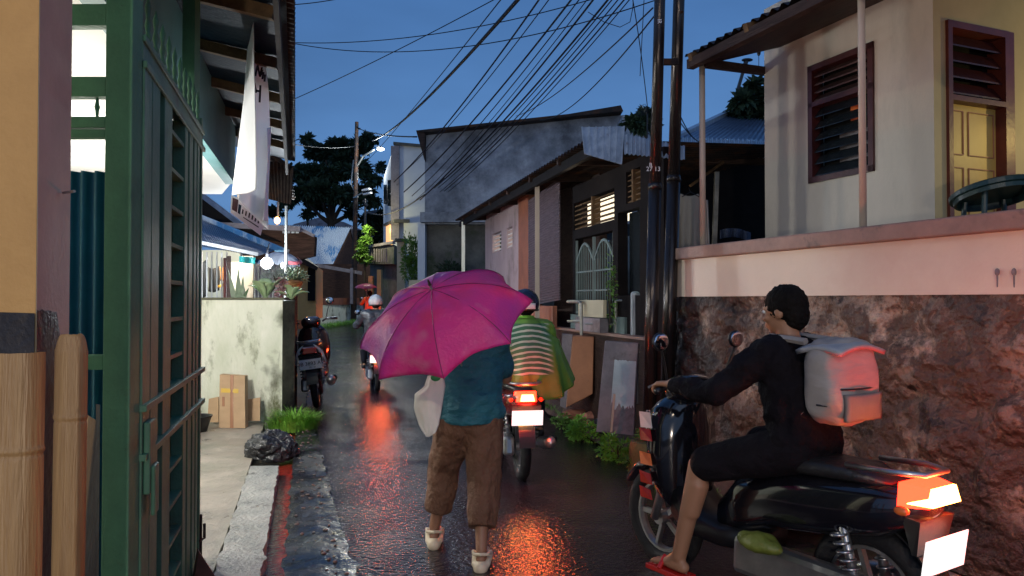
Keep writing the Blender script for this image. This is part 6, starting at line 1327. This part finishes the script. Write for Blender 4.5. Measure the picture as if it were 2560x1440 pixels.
def pon(u, v):
    a = 2*pi*u; t = v; cx = J['neck'].x; top = J['neck'].z+.04; zb_ = .80+.08*sin(a*2+1)-.06*max(0, cos(a+.5)); z = top+(zb_-top)*t
    w0 = .07+.20*min(1, t*3.2)**.75+.10*max(0, t-.35)**1.2; d0 = .065+.13*min(1, t*2.4)**.8+.05*t; fold = 1+.05*t*sin(a*7+t*2)+.04*t*sin(a*13)
    w0 *= 1+(.22*max(0, cos(a))*t)
    return V((cx+cos(a)*w0*fold, J['neck'].y-.04+sin(a)*d0*fold-.04*t, z-.05*abs(cos(a))*min(1, t*5)*(1-t)))
g.grid(pon, 72, 30); g.build('raincoat_cape', m_poncho, r_, local=True, smooth=True, weld=True, mods=[('SOLIDIFY', {'thickness': .003})])
g = MB(); g.tube([J['neck']+V((0, -.01, -.03)), J['neck']+V((0, .0, .05))], [.085, .075], 18); g.build('collar', mat('lime_collar', (.20, .5, .06), None, 4, .5, .3), r_, local=True, smooth=True)
rider('rider in a dark puffer jacket and silver grey helmet, left of the magenta umbrella', V((-2.34, 12.3, 0)), radians(14), -.30, dict(top=m_darkjacket2, bottom=m_jeans, helmet=(m_greyhelm,), fat=.035), 1.0, 8)
RP = RB
r_, J, R_ = rider('rider on the nearest motorbike, dark jacket, shorts and red sandals, pale pack on the back', RP, hr_, -.30, dict(top=m_darkjacket, bottom=m_darkjacket, leg=.45, shoe='sandal', shoem=m_redplastic, hi=True, face=(-.35, 1, -.1), foot_y=.30, foot_z=.30, over={'anL': (-.30, .20, .24), 'knL': (-.26, .10, .70)}), 1.0, 10)
bpy.context.view_layer.update()
# backpack: stays a thing of its own
bp = thing('backpack', 'bulging pale grey backpack worn by the rider on the nearest motorbike', 'backpack', RP, None, hr_)
g = MB(); c_ = J['chest']+V((0, -.225, .04)); 
def pk(u, v):
    a = 2*pi*u; e_ = .5; b_ = pi*v; sx = sin(b_)**.55; cz = cos(b_); cz = abs(cz)**.6*(1 if cz > 0 else -1)
    cxx = abs(cos(a))**.6*(1 if cos(a) > 0 else -1); syy = abs(sin(a))**.6*(1 if sin(a) > 0 else -1)
    return c_+V((.17*sx*cxx, .10*sx*syy, .185*cz))*(1+.04*NS(u*9, v*7, 1))
g.grid(pk, 40, 24); g.build('sack', m_packgrey, bp, local=True, smooth=True, mods=[('DISPLACE', {'texture': tx, 'strength': .04, 'mid_level': .5})])
g = MB(); g.tube([c_+V((.168*cos(pi+pi*t/12)*1.0, .0+.108*sin(pi+pi*t/12)**1 if False else -.108*abs(sin(pi*t/12))**.6, -.02)) for t in range(13)], .004, 5); g.tube([c_+V((.168*cos(pi+pi*t/12), -.108*abs(sin(pi*t/12))**.6, -.09)) for t in range(13)], .004, 5); g.build('zip', m_blackplastic, bp, local=True)
g = MB(); g.grid(lambda u, v: c_+V(((u-.5)*.24, -.112-.015*sin(u*pi)*sin(v*pi), -.155+.115*v)), 10, 8); g.build('front_pocket', mat('darker_pack_cloth', (.2, .18, .17), (.14, .125, .12), 3, .7, .5, bs=9), bp, local=True, smooth=True, mods=[('SOLIDIFY', {'thickness': .02})])
g = MB(); g.grid(lambda u, v: c_+V(((u-.5)*.32, -.11+.22*v, .165+.02*sin(v*pi)))+V((0, 0, -.03*(2*u-1)**2)), 12, 6); g.build('top_flap', mat('pale_flap', (.42, .43, .46), None, 4, .5, .2), bp, local=True, smooth=True, mods=[('SOLIDIFY', {'thickness': .02})])
for S in (-1, 1): g = MB(); g.tube([c_+V((S*.10, .10, .17)), J['neck']+V((S*.10, .02, .03)), J['chest']+V((S*.11, .15, .02)), c_+V((S*.12, .1, -.15))], .018, 6); g.build('strap', m_packgrey, bp, local=True)
yb = thing('plastic_bag', 'crumpled yellow green bag on the footboard of the nearest motorbike', 'bag', RP, None, hr_); g = MB()
g.ell((-.20, -.20, .40), .06, .12, .045, 30, 18); g.build('sack', mat('yellow_green_plastic', (.16, .19, .03), (.09, .11, .015), 9, .5, .9, bs=14), yb, local=True, smooth=True, mods=[('DISPLACE', {'texture': tx, 'strength': .05, 'mid_level': .5})])
rider('farthest rider in an orange coat sheltering under the small pink umbrella', V((P(912, 750, 26).x, 26.9, gz(26))), radians(12), -.25, dict(top=m_orange, bottom=m_jeans), 1.0, 8)
umbrella('small pink umbrella over the farthest rider, far up the road', P(915, 709, 26.3), (0, -.1, 1), .42, .16, mat('pink_cloth', (.45, .06, .14), None, 3, .3, .1), .6)
